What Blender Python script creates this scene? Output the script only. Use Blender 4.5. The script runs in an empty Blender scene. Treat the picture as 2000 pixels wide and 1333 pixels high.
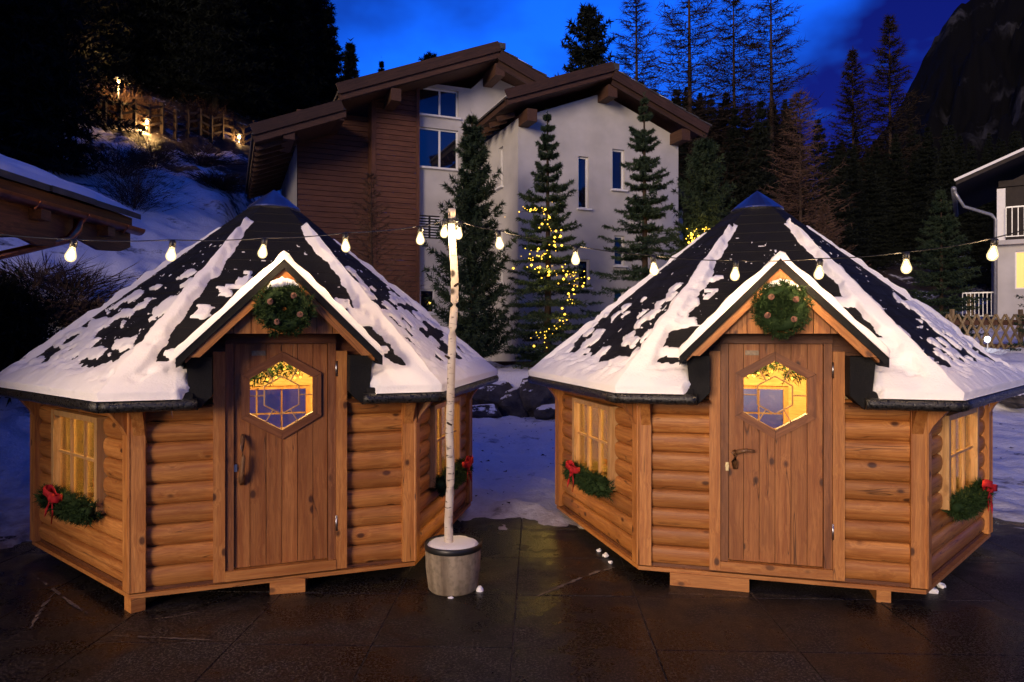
import bpy, math, random
import numpy as np
from mathutils import Vector, Matrix, noise as mn

# ------------------------------------------------------------------ camera, sky, light, exposure
R = math.radians
sc = bpy.context.scene
col = sc.collection
CAM_Z, FPX, CXP, CYP = 1.833, 1370.0, 1000.0, 653.2      # in pixels of a 2000 px wide frame

cam_d = bpy.data.cameras.new('camera')
cam_d.sensor_width = 36.0
cam_d.lens = FPX / 2000 * 36
cam_d.shift_y = -(666.5 - CYP) / 2000
cam_d.clip_start = 0.05
cam_d.clip_end = 3000
cam = bpy.data.objects.new('camera', cam_d)
cam.location = (0, 0, CAM_Z)
cam.rotation_euler = (R(90), 0, 0)
col.objects.link(cam)
sc.camera = cam

SUN_AZ = R(207)          # where the warm light of the yard comes from: behind the camera, to its left
SUN_EL = R(10.5)
world = bpy.data.worlds.new('World')
sc.world = world
world.use_nodes = True
wn, wl = world.node_tree.nodes, world.node_tree.links
wn.clear()
w_out = wn.new('ShaderNodeOutputWorld')
w_bg = wn.new('ShaderNodeBackground')
w_sky = wn.new('ShaderNodeTexSky')
w_sky.sky_type = 'NISHITA'
w_sky.sun_disc = False
w_sky.sun_elevation = R(6.5)
w_sky.sun_rotation = SUN_AZ
w_sky.altitude = 1600
w_sky.ozone_density = 6.0
w_sky.air_density = 1.4
w_tint = wn.new('ShaderNodeMix'); w_tint.data_type = 'RGBA'; w_tint.blend_type = 'MULTIPLY'
w_tint.inputs[0].default_value = 1.0
w_tint.inputs[7].default_value = (0.30, 0.62, 1.0, 1)
w_co = wn.new('ShaderNodeTexCoord')
w_map = wn.new('ShaderNodeMapping'); w_map.inputs['Scale'].default_value = (2.0, 2.0, 3.5)
w_map.inputs['Location'].default_value = (-2.91, 1.06, 3.17)
w_noi = wn.new('ShaderNodeTexNoise'); w_noi.inputs['Scale'].default_value = 1.3
w_noi.inputs['Detail'].default_value = 5.0
w_noi.inputs['Roughness'].default_value = 0.5
w_rmp = wn.new('ShaderNodeMapRange')
w_rmp.inputs[1].default_value = 0.43; w_rmp.inputs[2].default_value = 0.66
w_rmp.inputs[3].default_value = 0.0; w_rmp.inputs[4].default_value = 1.0
w_cl = wn.new('ShaderNodeMix'); w_cl.data_type = 'RGBA'; w_cl.blend_type = 'MULTIPLY'
w_cl.inputs[0].default_value = 1.0
wl.new(w_co.outputs['Generated'], w_map.inputs['Vector'])
wl.new(w_map.outputs['Vector'], w_noi.inputs['Vector'])
wl.new(w_noi.outputs['Fac'], w_rmp.inputs[0])
wl.new(w_sky.outputs['Color'], w_tint.inputs[6])
wl.new(w_tint.outputs[2], w_cl.inputs[6])
w_dk = wn.new('ShaderNodeMix'); w_dk.data_type = 'RGBA'        # deep blue gaps, brighter thin cloud
w_dk.inputs[6].default_value = (0.42, 0.10, 0.40, 1)
w_dk.inputs[7].default_value = (0.9, 1.9, 3.4, 1)
wl.new(w_rmp.outputs[0], w_dk.inputs[0])
wl.new(w_dk.outputs[2], w_cl.inputs[7])
wl.new(w_cl.outputs[2], w_bg.inputs['Color'])
w_bg.inputs['Strength'].default_value = 0.15
wl.new(w_bg.outputs[0], w_out.inputs['Surface'])

sun_d = bpy.data.lights.new('sun', 'SUN')
sun_d.energy = 2.85
sun_d.angle = R(22)
sun_d.color = (1.0, 0.75, 0.52)
sun = bpy.data.objects.new('sun', sun_d)
_sd = Vector((math.sin(SUN_AZ) * math.cos(SUN_EL), math.cos(SUN_AZ) * math.cos(SUN_EL), math.sin(SUN_EL)))
sun.rotation_euler = _sd.to_track_quat('Z', 'Y').to_euler()
sun.location = (-4, -8, 8)
col.objects.link(sun)

sc.view_settings.view_transform = 'Standard'
sc.view_settings.look = 'None'
sc.view_settings.exposure = 0.0
sc.view_settings.gamma = 1.0
sc.view_settings.use_curve_mapping = False
sc.render.engine = 'CYCLES'
sc.cycles.use_denoising = True
try:
    sc.cycles.denoiser = 'OPENIMAGEDENOISE'
except Exception:
    pass
sc.cycles.use_light_tree = True
sc.cycles.sample_clamp_indirect = 3.0
sc.cycles.max_bounces = 5
sc.cycles.diffuse_bounces = 3
sc.cycles.glossy_bounces = 3
sc.cycles.transparent_max_bounces = 12
sc.cycles.use_adaptive_sampling = True
sc.cycles.adaptive_threshold = 0.03

# ------------------------------------------------------------------ helpers
def tag(o, label=None, cat=None, group=None, kind=None):
    if label: o['label'] = label
    if cat: o['category'] = cat
    if group: o['group'] = group
    if kind: o['kind'] = kind
    return o

def empty(name, loc=(0, 0, 0), rz=0.0, parent=None):
    o = bpy.data.objects.new(name, None)
    o.empty_display_size = 0.2
    o.location = loc; o.rotation_euler = (0, 0, rz); o.parent = parent
    col.objects.link(o)
    return o

def link(name, me, parent=None, loc=(0, 0, 0), rot=(0, 0, 0), scale=None):
    o = bpy.data.objects.new(name, me)
    o.parent = parent; o.location = loc; o.rotation_euler = rot
    if scale: o.scale = scale
    col.objects.link(o)
    return o

class MB:
    def __init__(s): s.v = []; s.f = []; s.m = []
    def add(s, v, f, m=0):
        k = len(s.v); s.v += [tuple(p) for p in v]; s.f += [tuple(k + i for i in q) for q in f]; s.m += [m] * len(f); return s
    def box(s, c, d, m=0, rz=0.0):
        x, y, z = d[0] / 2, d[1] / 2, d[2] / 2
        cr, sr = math.cos(rz), math.sin(rz)
        v = [(c[0] + a * x * cr - b * y * sr, c[1] + a * x * sr + b * y * cr, c[2] + e * z) for e in (-1, 1) for a, b in ((-1, -1), (1, -1), (1, 1), (-1, 1))]
        return s.add(v, [(3, 2, 1, 0), (4, 5, 6, 7), (0, 1, 5, 4), (1, 2, 6, 5), (2, 3, 7, 6), (3, 0, 4, 7)], m)
    def prism(s, poly, y0, y1, m=0):          # polygon in x,z (counter-clockwise seen from -y), pushed from y0 to y1
        n = len(poly)
        v = [(p[0], y0, p[1]) for p in poly] + [(p[0], y1, p[1]) for p in poly]
        f = [tuple(range(n)), tuple(range(2 * n - 1, n - 1, -1))] + [(i, i + n, (i + 1) % n + n, (i + 1) % n) for i in range(n)]
        return s.add(v, f, m)
    def hprism(s, poly, z0, z1, m=0):         # polygon in x,y pushed from z0 to z1
        n = len(poly)
        v = [(p[0], p[1], z0) for p in poly] + [(p[0], p[1], z1) for p in poly]
        f = [tuple(range(n - 1, -1, -1)), tuple(range(n, 2 * n))] + [(i, (i + 1) % n, (i + 1) % n + n, i + n) for i in range(n)]
        return s.add(v, f, m)
    def tube(s, path, rad, n=8, m=0, cap=True):
        P = [Vector(p) for p in path]
        if not hasattr(rad, '__len__'): rad = [rad] * len(P)
        v = []
        up = Vector((0.02, 0.03, 1))
        for i, p in enumerate(P):
            t = (P[min(i + 1, len(P) - 1)] - P[max(i - 1, 0)]).normalized()
            a = t.cross(up)
            if a.length < 0.05: a = t.cross(Vector((1, 0, 0)))
            a.normalize(); b = t.cross(a)
            for k in range(n):
                q = 2 * math.pi * k / n
                v.append(p + (a * math.cos(q) + b * math.sin(q)) * rad[i])
        f = [(i * n + k, i * n + (k + 1) % n, (i + 1) * n + (k + 1) % n, (i + 1) * n + k) for i in range(len(P) - 1) for k in range(n)]
        if cap: f += [tuple(range(n - 1, -1, -1)), tuple(range((len(P) - 1) * n, len(P) * n))]
        return s.add(v, f, m)
    def lathe(s, prof, n=16, m=0, c=(0, 0, 0)):
        v = [(c[0] + r * math.cos(2 * math.pi * k / n), c[1] + r * math.sin(2 * math.pi * k / n), c[2] + z) for r, z in prof for k in range(n)]
        f = [(i * n + k, i * n + (k + 1) % n, (i + 1) * n + (k + 1) % n, (i + 1) * n + k) for i in range(len(prof) - 1) for k in range(n)]
        return s.add(v, f, m)
    def mesh(s, name, mats, smooth=False):
        me = bpy.data.meshes.new(name)
        me.from_pydata(s.v, [], s.f)
        for mt in (mats if isinstance(mats, (list, tuple)) else [mats]): me.materials.append(mt)
        if any(s.m): me.polygons.foreach_set('material_index', s.m)
        if smooth: me.polygons.foreach_set('use_smooth', [True] * len(me.polygons))
        me.update()
        return me
    def build(s, name, mats, parent=None, loc=(0, 0, 0), rot=(0, 0, 0), smooth=False):
        return link(name, s.mesh(name, mats, smooth), parent, loc, rot)

def np_mesh(name, V, F, mats, smooth=False):
    V = np.asarray(V, dtype=np.float32); F = np.asarray(F, dtype=np.int32)
    me = bpy.data.meshes.new(name)
    k = F.shape[1]
    me.vertices.add(len(V)); me.vertices.foreach_set('co', V.ravel())
    me.loops.add(F.size); me.loops.foreach_set('vertex_index', F.ravel())
    me.polygons.add(len(F))
    me.polygons.foreach_set('loop_start', np.arange(0, F.size, k, dtype=np.int32))
    for mt in (mats if isinstance(mats, (list, tuple)) else [mats]): me.materials.append(mt)
    if smooth: me.polygons.foreach_set('use_smooth', [True] * len(F))
    me.update(); me.validate()
    return me

def at(px, py, Y):
    return Vector(((px - CXP) / FPX * Y, Y, CAM_Z - (py - CYP) / FPX * Y))

def sstep(a, b, x):
    t = np.clip((np.asarray(x, float) - a) / (b - a), 0, 1)
    return t * t * (3 - 2 * t)

def nz(x, y, z=0.0): return mn.noise(Vector((x, y, z)))
def fbm(x, y, z=0.0, o=4): return mn.fractal(Vector((x, y, z)), 1.0, 2.0, o)

# ------------------------------------------------------------------ materials
class NT:
    def __init__(s, name):
        s.mat = bpy.data.materials.new(name); s.mat.use_nodes = True
        s.n = s.mat.node_tree.nodes; s.l = s.mat.node_tree.links
        s.b = s.n['Principled BSDF']
    def new(s, t, **kw):
        q = s.n.new(t)
        for k, v in kw.items(): setattr(q, k, v)
        return q
    def put(s, sock, v):
        if hasattr(v, 'links'): s.l.new(v, sock)
        else: sock.default_value = v
    def co(s, kind='Object', rnd=False, scale=(1, 1, 1)):
        tc = s.new('ShaderNodeTexCoord').outputs[kind] if kind != 'Position' else s.new('ShaderNodeNewGeometry').outputs['Position']
        if rnd:
            oi = s.new('ShaderNodeObjectInfo')
            mu = s.new('ShaderNodeVectorMath', operation='SCALE'); s.put(mu.inputs[3], oi.outputs['Random'])
            mu.inputs[0].default_value = (37.0, 53.0, 71.0)
            ad = s.new('ShaderNodeVectorMath', operation='ADD'); s.put(ad.inputs[0], tc); s.put(ad.inputs[1], mu.outputs[0])
            tc = ad.outputs[0]
        mp = s.new('ShaderNodeMapping'); mp.inputs['Scale'].default_value = scale
        s.put(mp.inputs['Vector'], tc)
        return mp.outputs[0]
    def noise(s, vec, scale, detail=3, rough=0.5, dist=0.0):
        q = s.new('ShaderNodeTexNoise'); s.put(q.inputs['Vector'], vec)
        q.inputs['Scale'].default_value = scale; q.inputs['Detail'].default_value = detail
        q.inputs['Roughness'].default_value = rough; q.inputs['Distortion'].default_value = dist
        return q.outputs['Fac']
    def vor(s, vec, scale):
        q = s.new('ShaderNodeTexVoronoi'); s.put(q.inputs['Vector'], vec); q.inputs['Scale'].default_value = scale
        return q.outputs['Distance']
    def rng(s, v, a, b, c=0.0, d=1.0):
        q = s.new('ShaderNodeMapRange'); s.put(q.inputs[0], v)
        for i, x in zip((1, 2, 3, 4), (a, b, c, d)): q.inputs[i].default_value = x
        return q.outputs[0]
    def math(s, op, a, b=0.0):
        q = s.new('ShaderNodeMath', operation=op); s.put(q.inputs[0], a); s.put(q.inputs[1], b); return q.outputs[0]
    def mix(s, fac, a, b, mode='MIX'):
        q = s.new('ShaderNodeMix', data_type='RGBA', blend_type=mode)
        s.put(q.inputs[0], fac)
        for i, v in ((6, a), (7, b)):
            if hasattr(v, 'links'): s.l.new(v, q.inputs[i])
            else: q.inputs[i].default_value = (*v, 1) if len(v) == 3 else v
        return q.outputs[2]
    def bump(s, h, strength=0.3, dist=0.01):
        q = s.new('ShaderNodeBump'); q.inputs['Strength'].default_value = strength; q.inputs['Distance'].default_value = dist
        s.put(q.inputs['Height'], h); s.l.new(q.outputs[0], s.b.inputs['Normal'])
    def out(s, color=None, rough=None, metal=None, spec=None):
        for k, v in (('Base Color', color), ('Roughness', rough), ('Metallic', metal), ('Specular IOR Level', spec)):
            if v is None: continue
            if hasattr(v, 'links'): s.l.new(v, s.b.inputs[k])
            elif k == 'Base Color': s.b.inputs[k].default_value = (*v, 1)
            else: s.b.inputs[k].default_value = v
        return s.mat

def wood(name, light, dark, axis='X', knots=1.0, rough=0.5, grain=1.0, var=0.35):
    t = NT(name)
    v = t.co('Object', True)
    st = {'X': (0.55, 11, 11), 'Y': (11, 0.55, 11), 'Z': (11, 11, 0.55)}[axis]
    warp = t.noise(v, 2.5, 2)
    mp = t.new('ShaderNodeMapping'); mp.inputs['Scale'].default_value = st; t.put(mp.inputs['Vector'], v)
    sc2 = {'X': (4.2, 6.5, 6.5), 'Y': (6.5, 4.2, 6.5), 'Z': (6.5, 6.5, 4.2)}[axis]
    mk = t.new('ShaderNodeMapping'); mk.inputs['Scale'].default_value = sc2; t.put(mk.inputs['Vector'], v)
    kd = t.vor(mk.outputs[0], 1.0)
    wv = t.new('ShaderNodeVectorMath', operation='SCALE'); wv.inputs[0].default_value = (0.5, 0.5, 0.5)
    t.put(wv.inputs[3], t.math('ADD', t.rng(kd, 0.0, 0.35, 0.55, 0.0), t.math('MULTIPLY', warp, 0.9)))
    av = t.new('ShaderNodeVectorMath', operation='ADD'); t.put(av.inputs[0], mp.outputs[0]); t.put(av.inputs[1], wv.outputs[0])
    g1 = t.noise(av.outputs[0], 3.2, 3, 0.6)
    g2 = t.noise(av.outputs[0], 14.0, 2, 0.6)
    base = t.mix(t.rng(g1, 0.36, 0.62), dark, light)
    fine = t.mix(t.math('MULTIPLY', t.rng(g2, 0.42, 0.62), 0.38 * grain), base, [c * 0.55 for c in dark])
    oi = t.new('ShaderNodeObjectInfo').outputs['Random']
    tone = t.mix(t.math('MULTIPLY', oi, var), fine, [c * 0.45 for c in dark])
    kn = t.mix(t.math('MULTIPLY', t.rng(kd, 0.09, 0.155, 1.0, 0.0), 0.9 * knots), tone, (0.05, 0.017, 0.008))
    blot = t.mix(t.math('MULTIPLY', t.rng(t.noise(v, 1.7, 2), 0.5, 0.75), 0.35), kn, [c * 0.5 for c in dark])
    crs = {'X': (0.9, 16, 16), 'Y': (16, 0.9, 16), 'Z': (16, 16, 0.9)}[axis]
    mc = t.new('ShaderNodeMapping'); mc.inputs['Scale'].default_value = crs; mc.inputs['Location'].default_value = (3.3, 1.7, 5.1); t.put(mc.inputs['Vector'], v)
    ck = t.noise(mc.outputs[0], 1.0, 1, 0.4)
    line = t.rng(t.math('ABSOLUTE', t.math('SUBTRACT', ck, 0.66)), 0.0, 0.010, 1.0, 0.0)
    blot = t.mix(t.math('MULTIPLY', line, 0.8), blot, [c * 0.12 for c in dark])
    t.bump(t.math('SUBTRACT', t.math('ADD', g2, g1), line), 0.28, 0.004)
    return t.out(blot, rough, spec=0.35)

M = {}
M['log'] = wood('pine_log', (0.58, 0.25, 0.066), (0.37, 0.128, 0.030), 'X', 1.0, var=0.55)
M['board_x'] = wood('pine_board_x', (0.58, 0.252, 0.068), (0.40, 0.142, 0.034), 'X', 0.8)
M['board_z'] = wood('pine_board_z', (0.57, 0.245, 0.066), (0.38, 0.134, 0.032), 'Z', 1.0)
M['door_z'] = wood('stained_door_z', (0.42, 0.168, 0.048), (0.28, 0.092, 0.024), 'Z', 1.0)
M['door_x'] = wood('stained_door_x', (0.30, 0.115, 0.04), (0.18, 0.06, 0.02), 'X', 0.6)
M['frame_z'] = wood('door_frame_z', (0.30, 0.12, 0.042), (0.18, 0.062, 0.021), 'Z', 0.7)
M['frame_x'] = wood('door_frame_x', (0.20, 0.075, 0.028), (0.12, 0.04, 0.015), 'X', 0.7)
M['inner'] = wood('inner_lining_wood', (0.72, 0.53, 0.24), (0.62, 0.42, 0.17), 'X', 0.6, var=0.1)
M['sash'] = wood('pale_sash', (0.66, 0.40, 0.17), (0.5, 0.26, 0.09), 'Z', 0.3)
M['branch'] = wood('branch_wood', (0.32, 0.16, 0.07), (0.10, 0.045, 0.02), 'Z', 1.0, 0.35)
M['beam'] = wood('weathered_beam', (0.11, 0.052, 0.03), (0.06, 0.027, 0.016), 'X', 0.4, 0.7)
M['barge'] = wood('barge_board', (0.075, 0.036, 0.022), (0.038, 0.018, 0.011), 'X', 0.3, 0.7)
M['clad'] = wood('cladding_wood', (0.17, 0.068, 0.036), (0.09, 0.035, 0.020), 'X', 0.4, 0.7)
M['oldlog'] = wood('old_eave_wood', (0.20, 0.08, 0.035), (0.08, 0.03, 0.014), 'Y', 0.3, 0.6)
M['lath'] = wood('fence_lath', (0.33, 0.24, 0.13), (0.19, 0.13, 0.065), 'X', 0.3, 0.8)
M['dkpost'] = wood('dark_fence_wood', (0.06, 0.04, 0.03), (0.03, 0.02, 0.015), 'X', 0.1, 0.9)

def mat_snow(name, bump=0.5, scale=1.0, dirt=0.0, col=(0.82, 0.81, 0.82)):
    t = NT(name)
    p = t.co('Position')
    a = t.noise(p, 9 * scale, 4, 0.55); b = t.noise(p, 70 * scale, 2, 0.6)
    c = t.mix(t.rng(t.noise(p, 2.3 * scale, 4), 0.45, 0.75, 0, dirt), col, (0.30, 0.26, 0.25))
    t.bump(t.math('ADD', a, t.math('MULTIPLY', b, 0.35)), bump, 0.03)
    return t.out(c, 0.65, spec=0.25)
M['snow'] = mat_snow('snow', 0.35)

def mat_plain(name, c, rough=0.6, metal=0.0, vary=0.2, scale=12, bump=0.0, spec=0.5, rnd=False):
    t = NT(name)
    n = t.noise(t.co('Object', rnd), scale, 4)
    c2 = [x * (1 - vary) for x in c]; c1 = [min(1, x * (1 + vary)) for x in c]
    if bump: t.bump(n, bump, 0.01)
    return t.out(t.mix(t.rng(n, 0.3, 0.7), c2, c1), rough, metal, spec)
M['black'] = mat_plain('black_plastic', (0.012, 0.012, 0.012), 0.4)
M['steel'] = mat_plain('hinge_steel', (0.55, 0.55, 0.56), 0.3, 1.0, 0.1)
M['brass'] = mat_plain('key_brass', (0.55, 0.45, 0.25), 0.35, 1.0, 0.1)
M['red'] = mat_plain('red_cloth', (0.34, 0.012, 0.018), 0.75, 0, 0.35, 30, 0.3, 0.2)
M['copper'] = mat_plain('copper_pipe', (0.42, 0.16, 0.08), 0.3, 1.0, 0.4, 7)
M['plaster'] = mat_plain('white_render', (0.46, 0.445, 0.43), 0.9, 0, 0.14, 1.3, 0.15, 0.2)
M['whitepaint'] = mat_plain('white_paint', (0.7, 0.7, 0.7), 0.5, 0, 0.05)
M['grey_metal'] = mat_plain('grey_gutter', (0.35, 0.36, 0.38), 0.45, 0.6, 0.2)
M['slate'] = mat_plain('roof_slate', (0.05, 0.047, 0.045), 0.7, 0, 0.4, 6, 0.4, rnd=True)
M['bark'] = mat_plain('dark_bark', (0.045, 0.03, 0.022), 0.9, 0, 0.4, 14, 0.5, 0.1)
M['twig'] = mat_plain('bare_twigs', (0.05, 0.032, 0.025), 0.9, 0, 0.4, 3, 0, 0.1)
M['twig_far'] = mat_plain('far_twigs', (0.022, 0.016, 0.013), 0.95, 0, 0.4, 3, 0, 0.05)
M['larch'] = mat_plain('larch_twigs', (0.085, 0.05, 0.036), 0.9, 0, 0.4, 2, 0, 0.1)
M['cone'] = mat_plain('pine_cone', (0.16, 0.07, 0.05), 0.8, 0, 0.4, 30)
M['card'] = mat_plain('sign_plate', (0.22, 0.16, 0.10), 0.45, 0.3, 0.3, 60)
M['cap'] = mat_plain('roof_cap_metal', (0.33, 0.34, 0.38), 0.35, 1.0, 0.15, 8)
M['fur'] = mat_plain('brown_hide', (0.24, 0.13, 0.05), 0.9, 0, 0.6, 25, 1.0)
M['earth'] = mat_plain('dark_earth', (0.03, 0.022, 0.018), 0.95, 0, 0.4, 5, 0.6, 0.1)
M['darkwood'] = mat_plain('dark_wall_boards', (0.02, 0.014, 0.012), 0.8, 0, 0.3, 6)

def mat_needles(name, a, b):
    t = NT(name)
    n = t.noise(t.co('Object', True), 3.0, 3)
    t.out(t.mix(t.rng(n, 0.35, 0.65), a, b), 0.7, spec=0.08)
    return t.mat
M['spruce'] = mat_needles('spruce_needles', (0.016, 0.030, 0.018), (0.04, 0.062, 0.036))
M['pine'] = mat_needles('pine_needles', (0.014, 0.026, 0.016), (0.034, 0.05, 0.028))
M['far'] = mat_needles('far_needles', (0.006, 0.008, 0.006), (0.012, 0.015, 0.011))
M['fir'] = mat_needles('wreath_fir', (0.010, 0.024, 0.008), (0.034, 0.060, 0.020))

def mat_felt():
    t = NT('roof_felt')
    p = t.co('Object')
    n = t.noise(p, 160, 2, 0.7); m = t.noise(p, 5, 3)
    c = t.mix(t.rng(n, 0.35, 0.7), (0.006, 0.006, 0.0065), (0.022, 0.021, 0.022))
    c = t.mix(t.rng(m, 0.35, 0.7, 0, 0.5), c, (0.01, 0.01, 0.011))
    t.bump(n, 0.5, 0.003)
    return t.out(c, t.rng(m, 0.3, 0.7, 0.6, 0.85), spec=0.12)
M['felt'] = mat_felt()
def mat_wet():
    t = NT('wet_eave_felt')
    p = t.co('Object'); n = t.noise(p, 60, 3, 0.7)
    t.bump(n, 0.8, 0.006)
    return t.out(t.mix(t.rng(n, 0.4, 0.7), (0.008, 0.008, 0.008), (0.03, 0.028, 0.027)), t.rng(n, 0.35, 0.7, 0.18, 0.6), spec=0.5)
M['wet'] = mat_wet()

def mat_glass(name, refl=0.10, tint=(0.96, 0.97, 0.96)):
    t = NT(name)
    t.n.remove(t.b)
    o = t.n['Material Output']
    tr = t.new('ShaderNodeBsdfTransparent'); tr.inputs[0].default_value = (*tint, 1)
    gl = t.new('ShaderNodeBsdfGlossy'); gl.inputs['Roughness'].default_value = 0.02
    lw = t.new('ShaderNodeFresnel'); lw.inputs[0].default_value = 1.45
    mx = t.new('ShaderNodeMixShader')
    t.put(mx.inputs[0], t.math('ADD', t.math('MULTIPLY', lw.outputs[0], 0.8), refl * 0.3))
    t.l.new(tr.outputs[0], mx.inputs[1]); t.l.new(gl.outputs[0], mx.inputs[2]); t.l.new(mx.outputs[0], o.inputs[0])
    return t.mat
M['glass'] = mat_glass('window_glass')
def mat_darkpane():
    t = NT('dark_window_pane')
    return t.out((0.006, 0.006, 0.012), 0.05, spec=0.9)
M['pane'] = mat_darkpane()

def mat_emit(name, c, s, sample=False):
    t = NT(name)
    t.b.inputs['Base Color'].default_value = (*c, 1)
    t.b.inputs['Emission Color'].default_value = (*c, 1)
    t.b.inputs['Emission Strength'].default_value = s
    if not sample: t.mat.cycles.emission_sampling = 'NONE'
    return t.mat
M['bulb'] = mat_emit('bulb_glow', (1.0, 0.66, 0.32), 950, True)
def mat_bulbglass():
    t = NT('glowing_bulb_glass')
    t.n.remove(t.b); o = t.n['Material Output']
    tr = t.new('ShaderNodeBsdfTransparent'); em = t.new('ShaderNodeEmission'); em.inputs[0].default_value = (1.0, 0.74, 0.36, 1); em.inputs[1].default_value = 2.2
    mx = t.new('ShaderNodeMixShader'); mx.inputs[0].default_value = 0.45
    t.l.new(tr.outputs[0], mx.inputs[1]); t.l.new(em.outputs[0], mx.inputs[2]); t.l.new(mx.outputs[0], o.inputs[0])
    t.mat.cycles.emission_sampling = 'NONE'
    return t.mat
M['bulbglass'] = mat_bulbglass()
M['fairy'] = mat_emit('fairy_glow', (1.0, 0.60, 0.06), 3.2)
M['lampglow'] = mat_emit('lamp_glow', (1.0, 0.60, 0.22), 40)
M['winlit'] = mat_emit('lit_window', (1.0, 0.52, 0.14), 0.75)
M['coldglow'] = mat_emit('cold_lamp_glow', (0.85, 0.92, 1.0), 15)

def mat_birch():
    t = NT('birch_bark')
    v = t.co('Object')
    mp = t.new('ShaderNodeMapping'); mp.inputs['Scale'].default_value = (12, 12, 55); t.put(mp.inputs['Vector'], v)
    n = t.noise(mp.outputs[0], 1.0, 3, 0.6)
    m2 = t.new('ShaderNodeMapping'); m2.inputs['Scale'].default_value = (9, 9, 7); t.put(m2.inputs['Vector'], v)
    k = t.vor(m2.outputs[0], 1.0)
    c = t.mix(t.rng(t.noise(v, 6, 3), 0.35, 0.7), (0.50, 0.41, 0.32), (0.62, 0.57, 0.50))
    c = t.mix(t.rng(n, 0.60, 0.68), c, (0.06, 0.04, 0.03))
    c = t.mix(t.rng(k, 0.13, 0.24, 1, 0), c, (0.04, 0.028, 0.02))
    t.bump(n, 0.4, 0.003)
    return t.out(c, 0.7)
M['birch'] = mat_birch()
def mat_pot():
    t = NT('weathered_pot')
    v = t.co('Object')
    mp = t.new('ShaderNodeMapping'); mp.inputs['Scale'].default_value = (10, 10, 1.5); t.put(mp.inputs['Vector'], v)
    st = t.noise(mp.outputs[0], 1.2, 4); n = t.noise(v, 30, 4)
    c = t.mix(t.rng(st, 0.3, 0.7), (0.12, 0.085, 0.055), (0.36, 0.29, 0.20))
    c = t.mix(t.rng(n, 0.45, 0.75, 0, 0.6), c, (0.07, 0.06, 0.035))
    t.bump(n, 0.4, 0.006)
    return t.out(c, 0.75)
M['pot'] = mat_pot()
def mat_granite():
    t = NT('wet_granite_slab')
    p = t.co('Position')
    sp = t.noise(p, 62, 3, 0.85); big = t.noise(p, 0.9, 4, 0.55); mid = t.noise(p, 4, 5, 0.65)
    oi = t.new('ShaderNodeObjectInfo').outputs['Random']
    dry = t.rng(t.math('ADD', big, t.math('MULTIPLY', t.math('SUBTRACT', mid, 0.5), 0.5)), 0.44, 0.66)
    speck = t.mix(t.math('ADD', t.math('MULTIPLY', dry, 0.75), 0.25), (0.032, 0.026, 0.022), (0.15, 0.125, 0.11))
    c = t.mix(t.rng(sp, 0.50, 0.60), t.mix(dry, (0.0035, 0.0026, 0.0022), (0.011, 0.008, 0.0065)), speck)
    c = t.mix(t.math('MULTIPLY', oi, 0.45), c, (0.007, 0.0055, 0.005))
    t.bump(sp, 0.35, 0.003)
    return t.out(c, t.math('ADD', t.rng(dry, 0.0, 1.0, 0.26, 0.65), t.math('MULTIPLY', t.math('SUBTRACT', sp, 0.5), 0.3)), spec=0.2)
M['granite'] = mat_granite()
def mat_joint():
    t = NT('slab_joint')
    n = t.noise(t.co('Position'), 14, 3)
    return t.out(t.mix(t.rng(n, 0.4, 0.6), (0.03, 0.024, 0.02), (0.10, 0.08, 0.065)), 0.7)
M['joint'] = mat_joint()
def mat_terrain():
    t = NT('snowy_ground')
    p = t.co('Position')
    sep = t.new('ShaderNodeSeparateXYZ'); t.put(sep.inputs[0], t.new('ShaderNodeNewGeometry').outputs['Position'])
    y = sep.outputs[1]
    n = t.noise(p, 0.55, 6, 0.6); f = t.noise(p, 4.0, 5, 0.65); g = t.noise(p, 30, 3, 0.6)
    cov = t.math('ADD', t.math('ADD', n, t.math('MULTIPLY', f, 0.55)), t.rng(y, 22, 34, -0.12, 0.20))
    ground = t.mix(t.rng(f, 0.35, 0.7), (0.018, 0.013, 0.011), (0.05, 0.036, 0.028))
    snow = t.mix(t.rng(g, 0.4, 0.75), (0.80, 0.79, 0.82), (0.68, 0.67, 0.70))
    trod = t.math('MULTIPLY', t.rng(y, 6.0, 8.2, 0.95, 0.0), t.rng(f, 0.30, 0.60))
    snow = t.mix(trod, snow, (0.22, 0.16, 0.14))
    c = t.mix(t.rng(cov, 0.77, 0.90), snow, ground)
    t.bump(t.math('ADD', f, t.math('MULTIPLY', g, 0.3)), 0.6, 0.05)
    return t.out(c, 0.7, spec=0.2)
M['terrain'] = mat_terrain()
def mat_rock(name, snowy=0.75):
    t = NT(name)
    v = t.co('Position'); n = t.noise(v, 3.5, 6, 0.65); k = t.noise(v, 22, 4)
    c = t.mix(t.rng(n, 0.35, 0.7), (0.022, 0.020, 0.022), (0.085, 0.075, 0.075))
    nm = t.new('ShaderNodeSeparateXYZ'); t.put(nm.inputs[0], t.new('ShaderNodeNewGeometry').outputs['Normal'])
    s = t.math('ADD', nm.outputs[2], t.math('MULTIPLY', t.math('SUBTRACT', n, 0.5), 0.9))
    c = t.mix(t.rng(s, snowy, snowy + 0.08), c, (0.78, 0.77, 0.80))
    t.bump(t.math('ADD', n, t.math('MULTIPLY', k, 0.4)), 0.7, 0.05)
    return t.out(c, 0.8, spec=0.3)
M['rock'] = mat_rock('boulder_rock')
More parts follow.
